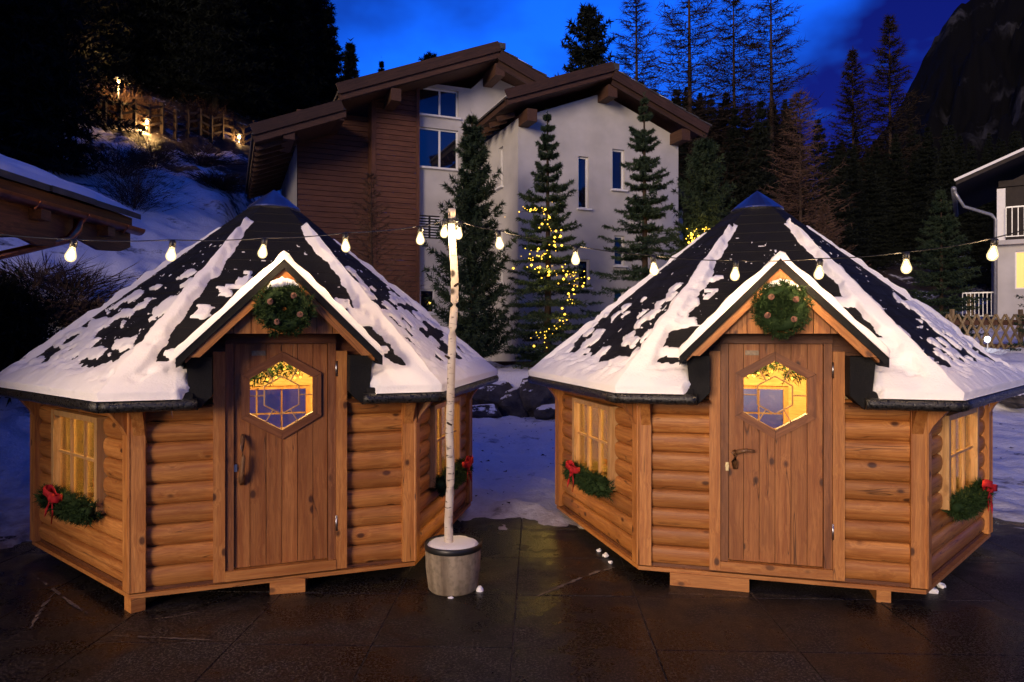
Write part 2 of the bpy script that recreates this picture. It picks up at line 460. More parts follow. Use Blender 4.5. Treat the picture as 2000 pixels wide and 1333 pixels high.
def mat_mountain():
    t = NT('mountain_rock')
    v = t.co('Position', scale=(1, 1, 0.5))
    n = t.noise(v, 0.012, 6, 0.6); m = t.noise(v, 0.03, 5, 0.65)
    sep = t.new('ShaderNodeSeparateXYZ'); t.put(sep.inputs[0], t.new('ShaderNodeNewGeometry').outputs['Position'])
    f = t.math('MULTIPLY', t.rng(m, 0.53, 0.62), t.rng(n, 0.44, 0.56))
    c = t.mix(f, (0.003, 0.003, 0.004), (0.03, 0.03, 0.038))
    return t.out(c, 0.95, spec=0.05)
M['mountain'] = mat_mountain()

# ------------------------------------------------------------------ ground, terrain, mountain
HUTS = [(-2.2041, 6.4977, 0.3592), (2.2873, 6.5444, -0.2632)]

def terr0(x, y):
    x = np.asarray(x, float); y = np.asarray(y, float)
    sp = lambda q, k: np.log1p(np.exp(np.clip(q / k, -40, 40))) * k
    hl = sp(0.325 * y - 0.333 * x - 5.05, 0.6)
    ratio = -x / np.maximum(y, 1.0)
    wlft = sstep(0.0, 0.11, ratio - 0.31 + 0.09 * sstep(25, 33, y))
    hb = 0.05 * sstep(7, 11, y) + 0.85 * sstep(15.3, 16.3, y) + 0.25 * sp(y - 34, 2.0)
    hr = 0.45 * sstep(8, 12, x) * sstep(14, 20, y) + 0.8 * sstep(13, 19, x) * sstep(20, 27, y)
    hb = hb + hr
    near = -0.075 + 0.125 * sstep(5.7, 7.6, y)
    z = hb * (1 - wlft) + np.maximum(hb, hl) * wlft
    z = z + near + 0.22 * sstep(-4.1, -6.2, x) * sstep(6.2, 8.0, y)
    return np.minimum(z, 44)

def terr(x, y):
    z = float(terr0(x, y))
    a = 0.05 if y < 12 else 0.05 + min(0.30, (y - 12) * 0.02)
    z += a * fbm(x * 0.9, y * 0.9, 3.1, 4) + 0.034 * fbm(x * 4.5, y * 4.5, 7.7, 3)
    if y < 8.5: z += 0.035 * float(sstep(8.5, 6.5, y)) * fbm(x * 3.1, y * 3.1, 11.0, 4)
    if x < -4.3 and y < 13: z += 0.10 * abs(fbm(x * 2.2, y * 2.2, 1.3, 4))
    for hx, hy, _ in HUTS:
        d = math.hypot(x - hx, y - hy)
        if d < 2.6: z = min(z, 0.05 + max(0.0, d - 2.0) * 0.3)
    return z

def at_ter(px, py, y0=9.0, y1=150.0):
    Y = y0
    while Y < y1:
        p = at(px, py, Y)
        if p.z <= terr(p.x, p.y): return p
        Y += 0.15
    return at(px, py, y1)

# large base sheet under everything
g = MB(); g.add([(-400, -60, -0.14), (400, -60, -0.14), (400, 900, -0.14), (-400, 900, -0.14)], [(0, 1, 2, 3)])
tag(g.build('ground', M['earth']), kind='structure', label='dark ground beneath the yard and the snow')

NA, NR = 300, 300
A = np.radians(np.linspace(-60, 60, NA)); RR = 5.2 * (170 / 5.2) ** (np.linspace(0, 1, NR) ** 1.05)
V = np.zeros((NR * NA, 3)); k = 0
for r in RR:
    for a in A:
        x, y = r * math.sin(a), r * math.cos(a)
        V[k] = (x, y, terr(x, y) if y > 4.5 else -0.12); k += 1
idx = np.arange(NR * NA).reshape(NR, NA)
F = np.stack([idx[:-1, :-1].ravel(), idx[1:, :-1].ravel(), idx[1:, 1:].ravel(), idx[:-1, 1:].ravel()], 1)[:, ::-1]
tag(link('snow_ground', np_mesh('snow_ground', V, F, M['terrain'], True)), kind='structure', label='trodden snow behind the huts rising into a snowy hillside')

# paved yard
yard = MB(); yard.add([(-7, -4, -0.007), (7, -4, -0.007), (7, 7.9, -0.007), (-7, 7.9, -0.007)], [(0, 1, 2, 3)])
yard_o = tag(yard.build('courtyard', M['joint']), kind='structure', label='dark wet granite paving of the yard')
sl = MB(); S_ = 0.83; hs = S_ / 2 - 0.0028
sl.add([(-hs, -hs, -0.03), (hs, -hs, -0.03), (hs, hs, -0.03), (-hs, hs, -0.03), (-hs, -hs, -0.004), (hs, -hs, -0.004), (hs, hs, -0.004), (-hs, hs, -0.004),
        (-hs + .003, -hs + .003, 0), (hs - .003, -hs + .003, 0), (hs - .003, hs - .003, 0), (-hs + .003, hs - .003, 0)],
       [(0, 1, 5, 4), (1, 2, 6, 5), (2, 3, 7, 6), (3, 0, 4, 7), (4, 5, 9, 8), (5, 6, 10, 9), (6, 7, 11, 10), (7, 4, 8, 11), (8, 9, 10, 11)])
slab_me = sl.mesh('paving_slab', M['granite'])
rs = random.Random(4)
ca, sa = math.cos(R(-1.9)), math.sin(R(-1.9))
for i in range(-7, 7):
    for j in range(-1, 7):
        lx, ly = 0.03 + S_ / 2 + i * S_, 2.49 + S_ / 2 + (j - 1) * S_ + 0.78
        x, y = lx * ca - (ly - 4.9) * sa, lx * sa + (ly - 4.9) * ca + 4.9
        if abs(x) > 5.9: continue
        link('paving_slab', slab_me, yard_o, (x, y, rs.uniform(-0.002, 0.001)), (R(rs.uniform(-.12, .12)), R(rs.uniform(-.12, .12)), R(-1.9)))

# mountain on the right
def sil(px):
    return np.interp(px, [1500, 1640, 1700, 1752, 1790, 1830, 1870, 1930, 2050, 2300, 2700], [430, 330, 262, 195, 118, 42, -10, -60, -150, -260, -300])
NP, NQ = 150, 60
V = []; 
for j in range(NQ):
    t = j / (NQ - 1)
    for i in range(NP):
        px = 1480 + (2600 - 1480) * i / (NP - 1)
        rr = 300 + 330 * t
        top = (CYP - float(sil(px))) / FPX * 630
        x = (px - 1000) / FPX * rr
        f = t ** 1.15
        z = -10 + top * f
        n = abs(fbm(px * 0.011, t * 5, 2.0, 5))
        z += (n - 0.35) * 55 * math.sin(math.pi * min(1, t * 1.0)) + fbm(px * 0.05, t * 9, 5.0, 4) * 6
        V.append((x, rr, z))
idx = np.arange(NP * NQ).reshape(NQ, NP)
F = np.stack([idx[:-1, :-1].ravel(), idx[:-1, 1:].ravel(), idx[1:, 1:].ravel(), idx[1:, :-1].ravel()], 1)
tag(link('mountain', np_mesh('mountain', V, F, M['mountain'], True)), kind='structure', label='dark rocky mountainside with snow streaks under the night sky')

# ------------------------------------------------------------------ apartment house
YAW = R(22)
house = empty('apartment_house', (0.175, 20.0, 0), YAW)
tag(house, 'white rendered apartment house with overhanging timber roofs behind the two huts', 'house')

def wall_cells(mb, u0, u1, z0, z1, d, holes, depth=0.18, flip=False, m=0):
    """front faces of a wall in the plane y=d with rectangular holes and their reveals"""
    us = sorted({u0, u1, *[h[0] for h in holes], *[h[1] for h in holes]}); zs = sorted({z0, z1, *[h[2] for h in holes], *[h[3] for h in holes]})
    for a, b in zip(us[:-1], us[1:]):
        for c, e in zip(zs[:-1], zs[1:]):
            um, zm = (a + b) / 2, (c + e) / 2
            if any(h[0] < um < h[1] and h[2] < zm < h[3] for h in holes): continue
            q = [(a, d, c), (b, d, c), (b, d, e), (a, d, e)]
            mb.add(q, [(3, 2, 1, 0) if flip else (0, 1, 2, 3)], m)
    for a, b, c, e in holes:
        y2 = d + depth
        mb.add([(a, d, c), (b, d, c), (b, d, e), (a, d, e), (a, y2, c), (b, y2, c), (b, y2, e), (a, y2, e)],
               [(0, 4, 5, 1), (1, 5, 6, 2), (2, 6, 7, 3), (3, 7, 4, 0)], m)

def house_window(par, a, b, c, e, d, rot=0.0, loc=(0, 0, 0), mull=(), depth=0.16, fr=0.05, sill=True, pane='pane'):
    mb = MB()
    y = d + depth - 0.05
    mb.box(((a + b) / 2, y, c + fr / 2), (b - a, 0.05, fr)); mb.box(((a + b) / 2, y, e - fr / 2), (b - a, 0.05, fr))
    for x in (a + fr / 2, b - fr / 2): mb.box((x, y, (c + e) / 2), (fr, 0.05, e - c - 2 * fr))
    for x in mull: mb.box((x, y, (c + e) / 2), (fr * 1.2, 0.05, e - c - 2 * fr))
    o = mb.build('window', M['whitepaint'], par, loc, (0, 0, rot))
    edges = [a] + list(mull) + [b]
    for p, q in zip(edges[:-1], edges[1:]):
        MB().box(((p + q) / 2, y + 0.012, (c + e) / 2), (q - p - fr, 0.012, e - c - fr)).build('pane', M[pane], o)
    if sill: MB().box(((a + b) / 2, d - 0.03, c - 0.03), (b - a + 0.12, 0.14, 0.05)).build('sill', M['whitepaint'], o)
    return o

# front gable volume (A): wall plane y=0, u 0..5.45
holesA = [(1.93, 2.27, 5.56, 7.10), (3.08, 3.5, 6.21, 7.43), (3.15, 3.5, 3.91, 4.82), (1.93, 2.31, 3.22, 4.05), (3.15, 3.5, 2.3, 3.15)]
mb = MB()
wall_cells(mb, 0, 5.45, 0.6, 8.0, 0, holesA)
mb.add([(0, 0, 8.0), (5.45, 0, 8.0), (2.72, 0, 9.05)], [(0, 1, 2)])
mb.add([(5.45, 0, .6), (5.45, 8, .6), (5.45, 8, 8.0), (5.45, 0, 8.0)], [(0, 1, 2, 3)])
mb.add([(0, 8, .6), (5.45, 8, .6), (5.45, 8, 8), (2.72, 8, 9.05), (0, 8, 8)], [(4, 3, 2, 1, 0)])
mb.build('wall', M['plaster'], house)
for h_ in holesA: house_window(house, *h_, 0)
# left flank of A: built as a front wall, then turned to face left
mb = MB(); fl_h = [(-1.55, -1.2, 6.3, 7.5), (-1.55, -1.2, 3.4, 5.0)]
wall_cells(mb, -3.02, 0.0, 0.6, 8.0, 0, fl_h)
mb.build('wall', M['plaster'], house, (0, 0, 0), (0, 0, R(-90)))
for h_ in fl_h: house_window(house, *h_, 0, rot=R(-90))

def roof_slope(par, ua, za, ub, zb, d0, d1, thick, name='roof', snow=0.05, courses=7):
    """one slope from (ua,za) down to (ub,zb): boarded deck, stepped slate courses, thin snow"""
    L = math.hypot(ub - ua, zb - za); sg = 1 if ub > ua else -1
    dx, dz = (ub - ua) / L, (zb - za) / L
    nx, nz_ = (-dz * sg, dx * sg)
    mb = MB()
    poly = [(ua, za - thick), (ua, za), (ub, zb), (ub, zb - thick)]
    if sg > 0: poly = poly[::-1]
    mb.prism(poly, d0, d1)
    o = mb.build(name, M['beam'], par)
    for i in range(courses):
        s0, s1 = L * i / courses, L * (i + 1) / courses + 0.06
        p0 = (ua + dx * s0 + nx * 0.015, za + dz * s0 + nz_ * 0.015); p1 = (ua + dx * s1 + nx * 0.065, za + dz * s1 + nz_ * 0.065)
        q = [p0, p1, (p1[0] - nx * .05, p1[1] - nz_ * .05), (p0[0] - nx * .012, p0[1] - nz_ * .012)]
        if sg < 0: q = q[::-1]
        MB().prism(q[::-1], d0 - 0.06, d1).build('slate_course', M['slate'], o)
        if snow:
            w0, w1 = s0 + 0.02, s1 - 0.07
            p0 = (ua + dx * w0 + nx * 0.03, za + dz * w0 + nz_ * 0.03); p1 = (ua + dx * w1 + nx * 0.064, za + dz * w1 + nz_ * 0.064)
            q = [p0, (p0[0] + nx * snow, p0[1] + nz_ * snow), (p1[0] + nx * snow * .8, p1[1] + nz_ * snow * .8), p1]
            if sg > 0: q = q[::-1]
            MB().prism(q, d0 + 0.0 + 0.1 * rs.random(), d1 - .05).build('snow', M['snow'], o)
    return o

def barge(par, ua, za, ub, zb, d, h=0.3, t=0.05, drop=0.0):
    L = math.hypot(ub - ua, zb - za); an = math.atan2(zb - za, ub - ua)
    mb = MB().box((L / 2, 0, -h / 2 - drop), (L, t, h))
    return mb.build('barge_board', M['barge'], par, (ua, d, za), (0, -an, 0))

roof_slope(house, 2.72, 9.48, -0.62, 8.24, -0.72, 6.0, 0.16)
roof_slope(house, 2.72, 9.48, 6.06, 8.24, -0.72, 6.0, 0.16)
for ub in (-0.62, 6.06):
    barge(house, 2.72, 9.47, ub, 8.23, -0.76, 0.26); barge(house, 2.72, 9.30, ub, 8.06, -0.68, 0.24, 0.04)
for u, z in ((2.72, 8.92), (0.16, 7.92), (5.28, 7.92)):
    mb = MB().box((0, 0, 0), (1.0, 0.30, 0.34)); mb.build('purlin', M['beam'], house, (u, -0.14, z), (0, 0, R(90)))
# rafter ends of the left eave
for k in range(5):
    MB().box((0, 0, 0), (0.55, 0.1, 0.14)).build('rafter', M['beam'], house, (-0.34, 0.1 + k * 0.62, 8.02), (0, R(-20), 0))
MB().box((0, 0, 0), (0.3, .3, .18)).build('ridge_tile', M['slate'], house, (2.72, -0.62, 9.6))

# back volume (B): wall plane y=3
holesB = [(-2.13, -0.83, 7.1, 8.35), (-2.13, -0.83, 8.75, 9.62), (-2.15, -1.43, 4.85, 5.58), (-2.09, -1.6, 2.5, 3.25)]
mb = MB()
wall_cells(mb, -2.18, 1.2, 0.6, 9.75, 3.0, holesB, 0.16)
mb.add([(-0.4, 3.0, 9.75), (1.2, 3.0, 9.75), (1.2, 3.0, 10.0), (0.16, 3.0, 10.3)], [(0, 1, 2, 3)])
mb.build('wall', M['plaster'], house)
house_window(house, *holesB[0], 3.0, mull=(-1.43,)); house_window(house, *holesB[1], 3.0, mull=(-1.43,)); house_window(house, *holesB[3], 3.0)
louv = MB().box((-1.79, 3.13, 5.215), (0.72, 0.02, 0.73)).build('vent', M['black'], house)
for k in range(8):
    MB().box((-1.98, 3.05, 4.92 + k * 0.085), (0.34, 0.04, 0.035)).build('slat', M['whitepaint'], louv)
    MB().box((-1.58, 3.05, 4.92 + k * 0.085), (0.3, 0.04, 0.035)).build('slat', M['whitepaint'], louv)
# horizontal wood cladding, two planes
for (u0, u1, d) in ((-3.55, -2.19, 2.88), (-5.75, -3.55, 3.45)):
    mb = MB(); z = 0.6
    while z < 9.6:
        lim = 10.0 + 0.4 * ((u0 + u1) / 2 - 0.16)
        if z > lim + .5: break
        mb.add([(u0, d - 0.03, z), (u1, d - 0.03, z), (u1, d - 0.012, z + 0.148), (u0, d - 0.012, z + 0.148), (u0, d + 0.03, z + 0.148), (u1, d + 0.03, z + 0.148), (u0, d + .03, z), (u1, d + .03, z)],
               [(0, 1, 2, 3), (3, 2, 5, 4), (6, 7, 1, 0), (0, 3, 4, 6), (1, 7, 5, 2)])
        z += 0.16
    tag(mb.build('cladding', M['clad'], house), kind='stuff')
MB().box((0, 0, 0), (9.0, 0.62, 0.14)).build('corner_post', M['clad'], house, (-3.56, 3.16, 5.05), (0, R(90), 0))
MB().box((0, 0, 0), (9.2, 0.1, 0.1)).build('corner_post', M['clad'], house, (-2.2, 2.86, 5.2), (0, R(90), 0))
mb = MB(); mb.add([(-5.76, 3.4, .6), (-5.76, 10, .6), (-5.76, 10, 7.6), (-5.76, 3.4, 7.6)], [(3, 2, 1, 0)]); mb.build('wall', M['plaster'], house)
roof_slope(house, 0.16, 10.62, -4.72, 8.67, 1.8, 9.5, 0.2, courses=9)
roof_slope(house, 0.16, 10.62, 4.6, 8.84, 1.8, 9.5, 0.2, courses=9)
roof_slope(house, -4.55, 8.22, -7.0, 7.24, 1.8, 10.5, 0.2, courses=5)
barge(house, 0.16, 10.60, -4.74, 8.64, 1.76, 0.3); barge(house, 0.16, 10.40, -4.7, 8.45, 1.86, 0.3, 0.04)
barge(house, 0.16, 10.60, 4.6, 8.82, 1.76, 0.3); barge(house, 0.16, 10.40, 4.6, 8.62, 1.86, 0.3, 0.04)
barge(house, -4.6, 8.2, -7.02, 7.23, 1.76, 0.3); barge(house, -4.6, 8.02, -7.0, 7.05, 1.86, 0.26, 0.04)
for u, z in ((0.16, 10.05), (-3.1, 8.86), (-4.75, 8.1), (-6.1, 7.42)):
    MB().box((0, 0, 0), (1.5, 0.3, 0.36)).build('purlin', M['beam'], house, (u, 2.6, z), (0, 0, R(90)))
for k in range(12):
    MB().box((0, 0, 0), (1.2, 0.1, 0.14)).build('rafter', M['beam'], house, (-6.4, 2.2 + k * 0.68, 7.2), (0, R(-21.8), 0))
MB().box((0, 0, 0), (0.3, .3, .18)).build('ridge_tile', M['slate'], house, (0.16, 1.9, 10.76))
# lower wing at the right
roof_slope(house, 5.3, 7.75, 8.6, 6.5, 2.4, 6.5, 0.16, courses=5)
barge(house, 5.3, 7.73, 8.6, 6.48, 2.36, 0.26)
mb = MB(); wall_cells(mb, 5.46, 8.0, 0.6, 6.4, 3.3, []); mb.add([(5.46, 3.3, 6.4), (8.0, 3.3, 6.4), (5.46, 3.3, 7.4)], [(0, 1, 2)]); mb.build('wall', M['plaster'], house)
for u, z in ((6.0, 7.15), (7.6, 6.5)): MB().box((0, 0, 0), (1.1, 0.24, 0.26)).build('purlin', M['beam'], house, (u, 2.9, z), (0, 0, R(90)))

# ------------------------------------------------------------------ white house at the right edge
rh = empty('white_house', (17.5, 26.6, 0), R(-33))
tag(rh, 'white house with dark gable, balcony and lit window beyond the lattice fence', 'house')
mb = MB(); wall_cells(mb, 0.75, 8, 1.0, 5.15, 0, [(1.28, 2.5, 3.5, 4.9)], 0.2); mb.add([(0.75, 0, 1), (0.75, 8, 1), (0.75, 8, 5.15), (0.75, 0, 5.15)], [(3, 2, 1, 0)])
mb.build('wall', M['plaster'], rh)
house_window(rh, 1.28, 2.5, 3.5, 4.9, 0, mull=(1.9,), pane='winlit', sill=False)
mb = MB().box((4.4, 2.1, 6.4), (7.2, 3.0, 2.5)); mb.build('upper_wall', M['darkwood'], rh)
MB().box((0.86, 0.1, 6.2), (0.26, 0.26, 2.1)).build('pillar', M['whitepaint'], rh)
MB().box((4.4, 0.25, 5.22), (7.3, 1.1, 0.16)).build('balcony_floor', M['plaster'], rh)
def railing(par, x0, x1, y, z0, z1, n):
    mb = MB().box(((x0 + x1) / 2, y, z1), (x1 - x0, 0.05, 0.05)); mb.box(((x0 + x1) / 2, y, z0 + .08), (x1 - x0, 0.03, 0.03))
    o = mb.build('railing', M['grey_metal'], par)
    for k in range(n + 1):
        MB().box((x0 + (x1 - x0) * k / n, y, (z0 + z1) / 2 + .03), (0.025, 0.025, z1 - z0 - .06)).build('baluster', M['grey_metal'], o)
railing(rh, 1.0, 5.0, -0.25, 5.35, 6.5, 22)
# gable roof: verge rising to the right
mb = MB().prism([(-0.55, 7.38), (6.5, 10.3), (6.5, 10.5), (-0.55, 7.58)], -1.0, 7); mb.build('roof', M['darkwood'], rh)
MB().box((3.9, 0, 0), (7.8, 0.06, 0.09)).build('verge_trim', M['whitepaint'], rh, (-0.6, -1.04, 7.55), (0, -math.atan2(2.92, 7.05), 0))
mb = MB().prism([(0.75, 7.4), (6, 7.4), (6, 9.9)], 0.5, 0.6); mb.build('gable', M['darkwood'], rh)
mb = MB().tube([(-0.62, -0.9, 7.2), (-0.5, -0.85, 6.95), (-0.3, -0.7, 6.6), (0.55, -0.25, 6.28), (0.68, -0.16, 6.1), (0.68, -0.12, 2.0)], 0.06, 8); mb.build('downpipe', M['grey_metal'], rh, smooth=True)
MB().tube([(-0.62, -1.0, 7.25), (-0.62, 6, 7.25)], 0.09, 8).build('gutter', M['grey_metal'], rh, smooth=True)
# small terrace at its left
MB().box((0.1, 1.2, 2.2), (1.5, 1.6, 0.15)).build('terrace_floor', M['plaster'], rh)
railing(rh, -0.35, 0.7, 0.4, 2.45, 3.42, 8)
MB().box((-0.1, 2.3, 2.9), (0.22, 0.1, 1.1)).build('shutter', M['lath'], rh)

# lattice fence
lf = empty('lattice_fence', (11.6, 20.0, 0), R(3))
tag(lf, 'brown diagonal lattice fence in the snow right of the huts', 'fence')
lath = MB().box((0, 0, 0), (1.25, 0.03, 0.06)).mesh('lath', M['lath'])
for k in range(22):
    x = 0.0 + k * 0.285
    z0 = terr(11.6 + x, 20.0) * 0.0 + 1.32
    link('lath', lath, lf, (x, 0.02, z0 + 0.53), (0, R(-62), 0)); link('lath', lath, lf, (x, -0.02, z0 + 0.53), (0, R(62), 0))
MB().box((3, 0.06, 2.17), (6.6, 0.05, 0.16)).build('rail', M['beam'], lf)
MB().box((3, 0.06, 1.5), (6.6, 0.05, 0.10)).build('rail', M['beam'], lf)
for x in (1.05, 3.1, 5.2):
    MB().box((0, 0, 0), (1.7, 0.09, 0.09)).build('post', M['lath'], lf, (x, 0.1, 1.7), (0, R(90), 0))
gl = empty('garden_light', (13.15, 19.4, 1.25)); tag(gl, 'small white globe light on the snow before the lattice fence', 'lamp')
MB().lathe([(0.0, 0.52), (0.05, 0.50), (0.075, 0.45), (0.05, 0.38), (0.03, 0.37)], 12).build('globe', M['coldglow'], gl, smooth=True)
MB().lathe([(0.02, 0.0), (0.02, 0.38), (0.045, 0.385)], 8).build('stem', M['steel'], gl)

# ------------------------------------------------------------------ old chalet roof at the left edge
ch = empty('old_chalet', (-4.55, 8.4, 0))
tag(ch, 'old wooden chalet roof edge with snow and copper gutter at the left edge', 'chalet')
EZ = 3.12
mb = MB(); mb.prism([(0.0, EZ), (0, EZ + .1), (-5, EZ + 2.1), (-5, EZ + 2.0)], -11, 0.0); mb.build('roof_deck', M['oldlog'], ch)
# stone slab courses with their own snow, running along the eave
for c in range(6):
    x0, z0 = 0.10 - c * 0.72, EZ + 0.12 + c * 0.285
    y = 0.04; kk = 0
    while y > -6.5:
        w = rs.uniform(0.55, 1.0)
        e = rs.uniform(-.03, .03)
        MB().prism([(x0 - .85 + e, z0 + .30), (x0 + e, z0 - 0.03), (x0 + e, z0 + .03), (x0 - .85 + e, z0 + .36)], y - w + 0.015, y).build('roof_slab', M['slate'], ch)
        y -= w
    # snow strip: lumpy
    NX, NY = 10, 60
    Vs = []
    for j in range(NY + 1):
        yy = 0.02 - 6.6 * j / NY
        edge = 0.03 + 0.06 * nz(yy * 2.1, c * 3.3) ; back = -0.60 + 0.07 * nz(yy * 1.7, c * 5.1 + 9)
        for i in range(NX + 1):
            s = i / NX
            xx = x0 + edge - 0.05 + (back - edge) * s
            zz = z0 + 0.03 + (-(xx - x0)) * 0.39
            th = 0.10 * (1 - abs(2 * s - 1) ** 4) * (0.8 + 0.5 * nz(yy * 1.5, xx * 2, c)) * min(1, j / 2, (NY - j) / 2 + 1)
            Vs.append((xx, yy, zz + max(th, -0.005)))
    idx = np.arange((NX + 1) * (NY + 1)).reshape(NY + 1, NX + 1)
    Fs = np.stack([idx[:-1, :-1].ravel(), idx[1:, :-1].ravel(), idx[1:, 1:].ravel(), idx[:-1, 1:].ravel()], 1)
    link('snow', np_mesh('roof_snow', Vs, Fs, M['snow'], True), ch)
# wavy live-edge eave board, gutter, brackets, downpipe
mb = MB(); n = 44
top = [(0, -9 + 9 * i / n) for i in range(n + 1)]
vv = []; 
for i in range(n + 1):
    yy = -9 + 9 * i / n
    dep = 0.36 + 0.06 * math.sin(yy * 3.1 + 1) + 0.04 * math.sin(yy * 7.3)
    if yy > -0.25: dep *= 0.6 + (-yy) * 1.6
    for x in (-0.02, -0.07): vv += [(x, yy, EZ - 0.02), (x, yy, EZ - dep)]
ff = []
for i in range(n):
    a = 4 * i; b = a + 4
    ff += [(a, a + 1, b + 1, b), (a + 2, b + 2, b + 3, a + 3), (a + 1, a + 3, b + 3, b + 1)]
mb.add(vv, ff); mb.build('eave_board', M['oldlog'], ch)
mb = MB(); prof = [(0.075 * math.cos(q), 0.075 * math.sin(q)) for q in np.linspace(math.pi, 2 * math.pi, 9)]
v2 = [(0.075 + p[0] , yy, EZ - 0.03 + p[1]) for yy in (-9, 0.02) for p in prof]
mb.add(v2, [(i, i + 1, i + 10, i + 9) for i in range(8)] + [tuple(range(9, 18))]); mb.build('gutter', M['copper'], ch, smooth=True)
for k in range(8): MB().tube([(0.0, -0.35 - k * 0.75, EZ), (0.03, -0.35 - k * 0.75, EZ - 0.09), (0.09, -.35 - k * .75, EZ - .12), (0.15, -.35 - k * .75, EZ - .04)], 0.012, 6).build('gutter_bracket', M['copper'], ch)
MB().tube([(0.07, -1.15, EZ - 0.08), (0.07, -1.17, EZ - 0.22), (0.02, -1.24, EZ - 0.32), (-0.25, -1.65, EZ - 0.50), (-0.95, -2.7, EZ - 0.95)], [0.05, 0.045, 0.042, 0.042, 0.042], 10).build('downpipe', M['copper'], ch, smooth=True)
MB().box((-3.2, -4.5, 1.3), (3.4, 7.2, 3.5)).build('wall', M['oldlog'], ch)
for k in range(5): MB().box((-0.55, -0.6 - k * 1.1, EZ - .12), (1.3, 0.14, 0.16)).build('rafter', M['oldlog'], ch)

# ------------------------------------------------------------------ boulders and garden edge
def boulder_mesh(seed, rough=0.28):
    import bmesh
    bm = bmesh.new(); bmesh.ops.create_icosphere(bm, subdivisions=4, radius=1)
    for v in bm.verts:
        p = v.co.copy()
        q = p + Vector((seed * 3.1, seed, 0))
        f = 1 + rough * fbm(q.x * 1.1, q.y * 1.1, q.z * 1.1, 3) + 0.10 * (mn.voronoi(q * 1.4)[0][0] - 0.4)
        c = p * f
        for ax in ((0.3, -0.9, 0.3), (-0.7, -0.5, 0.5), (0.8, -0.4, 0.4), (0.1, 0.2, 1)):
            a = Vector(ax).normalized(); e = c.dot(a) - 0.78
            if e > 0: c -= a * e * 0.85
        v.co = c
    me = bpy.data.meshes.new('boulder'); bm.to_mesh(me); bm.free()
    me.materials.append(M['rock'])
    return me
bmeshes = [boulder_mesh(s) for s in range(4)]
def boulder(px, py, Y, s, label, k, rz=0.0):
    p = at(px, py, Y)
    o = link('boulder', bmeshes[k], None, p, (0, 0, rz), s)
    return tag(o, label, 'rock', 'boulders along the garden edge')
boulder(962, 770, 15.6, (0.62, 0.55, 0.36), 'long flat-topped boulder right beside the birch-side hut eave', 0, 0.3)
boulder(945, 806, 14.7, (0.42, 0.40, 0.20), 'low grey boulder in the snow below the flat-topped one', 1, 1.2)
boulder(1000, 795, 15.4, (0.46, 0.42, 0.48), 'dark rounded boulder in the middle of the gap between huts', 2, 2.0)
boulder(1050, 772, 15.5, (0.55, 0.50, 0.50), 'tall dark boulder beside the eave of the lever-handled hut', 3, 0.9)
boulder(1078, 806, 14.8, (0.38, 0.36, 0.20), 'small grey boulder at the foot of the tall dark one', 0, 2.6)
boulder(1110, 780, 16.0, (0.6, 0.5, 0.5), 'boulder half hidden behind the near eave corner of the right hut', 1, 0.1)
boulder(1978, 850, 13.6, (0.32, 0.3, 0.22), 'black jagged rock in the lit snow right of the huts', 2, 0.4)
boulder(1990, 775, 15.2, (0.5, 0.4, 0.22), 'low dark rock showing under the rightmost eave corner', 3, 1.4)
MB().box((0, 0, 0), (9, 0.12, 0.22)).build('garden_edging', M['beam'], None, (1.2, 19.3, 0.98), (0, 0, R(4)))
tag(bpy.data.objects['garden_edging'], 'low brown timber edging of the garden bed behind the boulders', 'edging')

# ------------------------------------------------------------------ needle and twig generators
def needle_tris(rg, S, E_, K, ln, wd, spread=0.8, along=0.6):
    n = len(S) * K
    S2 = np.repeat(S, K, 0); D = np.repeat(E_ - S, K, 0)
    L = np.linalg.norm(D, axis=1, keepdims=True) + 1e-9; d = D / L
    P = S2 + D * rg.random((n, 1))
    q = rg.normal(size=(n, 3)); q -= d * np.sum(q * d, 1, keepdims=True); q /= np.linalg.norm(q, axis=1, keepdims=True) + 1e-9
    nd = d * along + q * spread; nd /= np.linalg.norm(nd, axis=1, keepdims=True)
    sd = np.cross(nd, rg.normal(size=(n, 3))); sd /= np.linalg.norm(sd, axis=1, keepdims=True) + 1e-9
    l = ln * (0.7 + 0.6 * rg.random((n, 1))); w = wd * (0.7 + 0.6 * rg.random((n, 1)))
    V = np.empty((n, 3, 3)); V[:, 0] = P + sd * w / 2; V[:, 1] = P - sd * w / 2; V[:, 2] = P + nd * l
    return V.reshape(-1, 3)

def blade_tris(rg, S, E_, w):
    n = len(S); D = E_ - S
    sd = np.cross(D, rg.normal(size=(n, 3))); sd /= np.linalg.norm(sd, axis=1, keepdims=True) + 1e-9
    V = np.empty((n, 3, 3)); w = np.broadcast_to(np.asarray(w, float).reshape(-1, 1), (n, 1))
    V[:, 0] = S + sd * w / 2; V[:, 1] = S - sd * w / 2; V[:, 2] = E_
    return V.reshape(-1, 3)

def tri_mesh(name, V, mat):
    return np_mesh(name, V, np.arange(len(V)).reshape(-1, 3), mat)

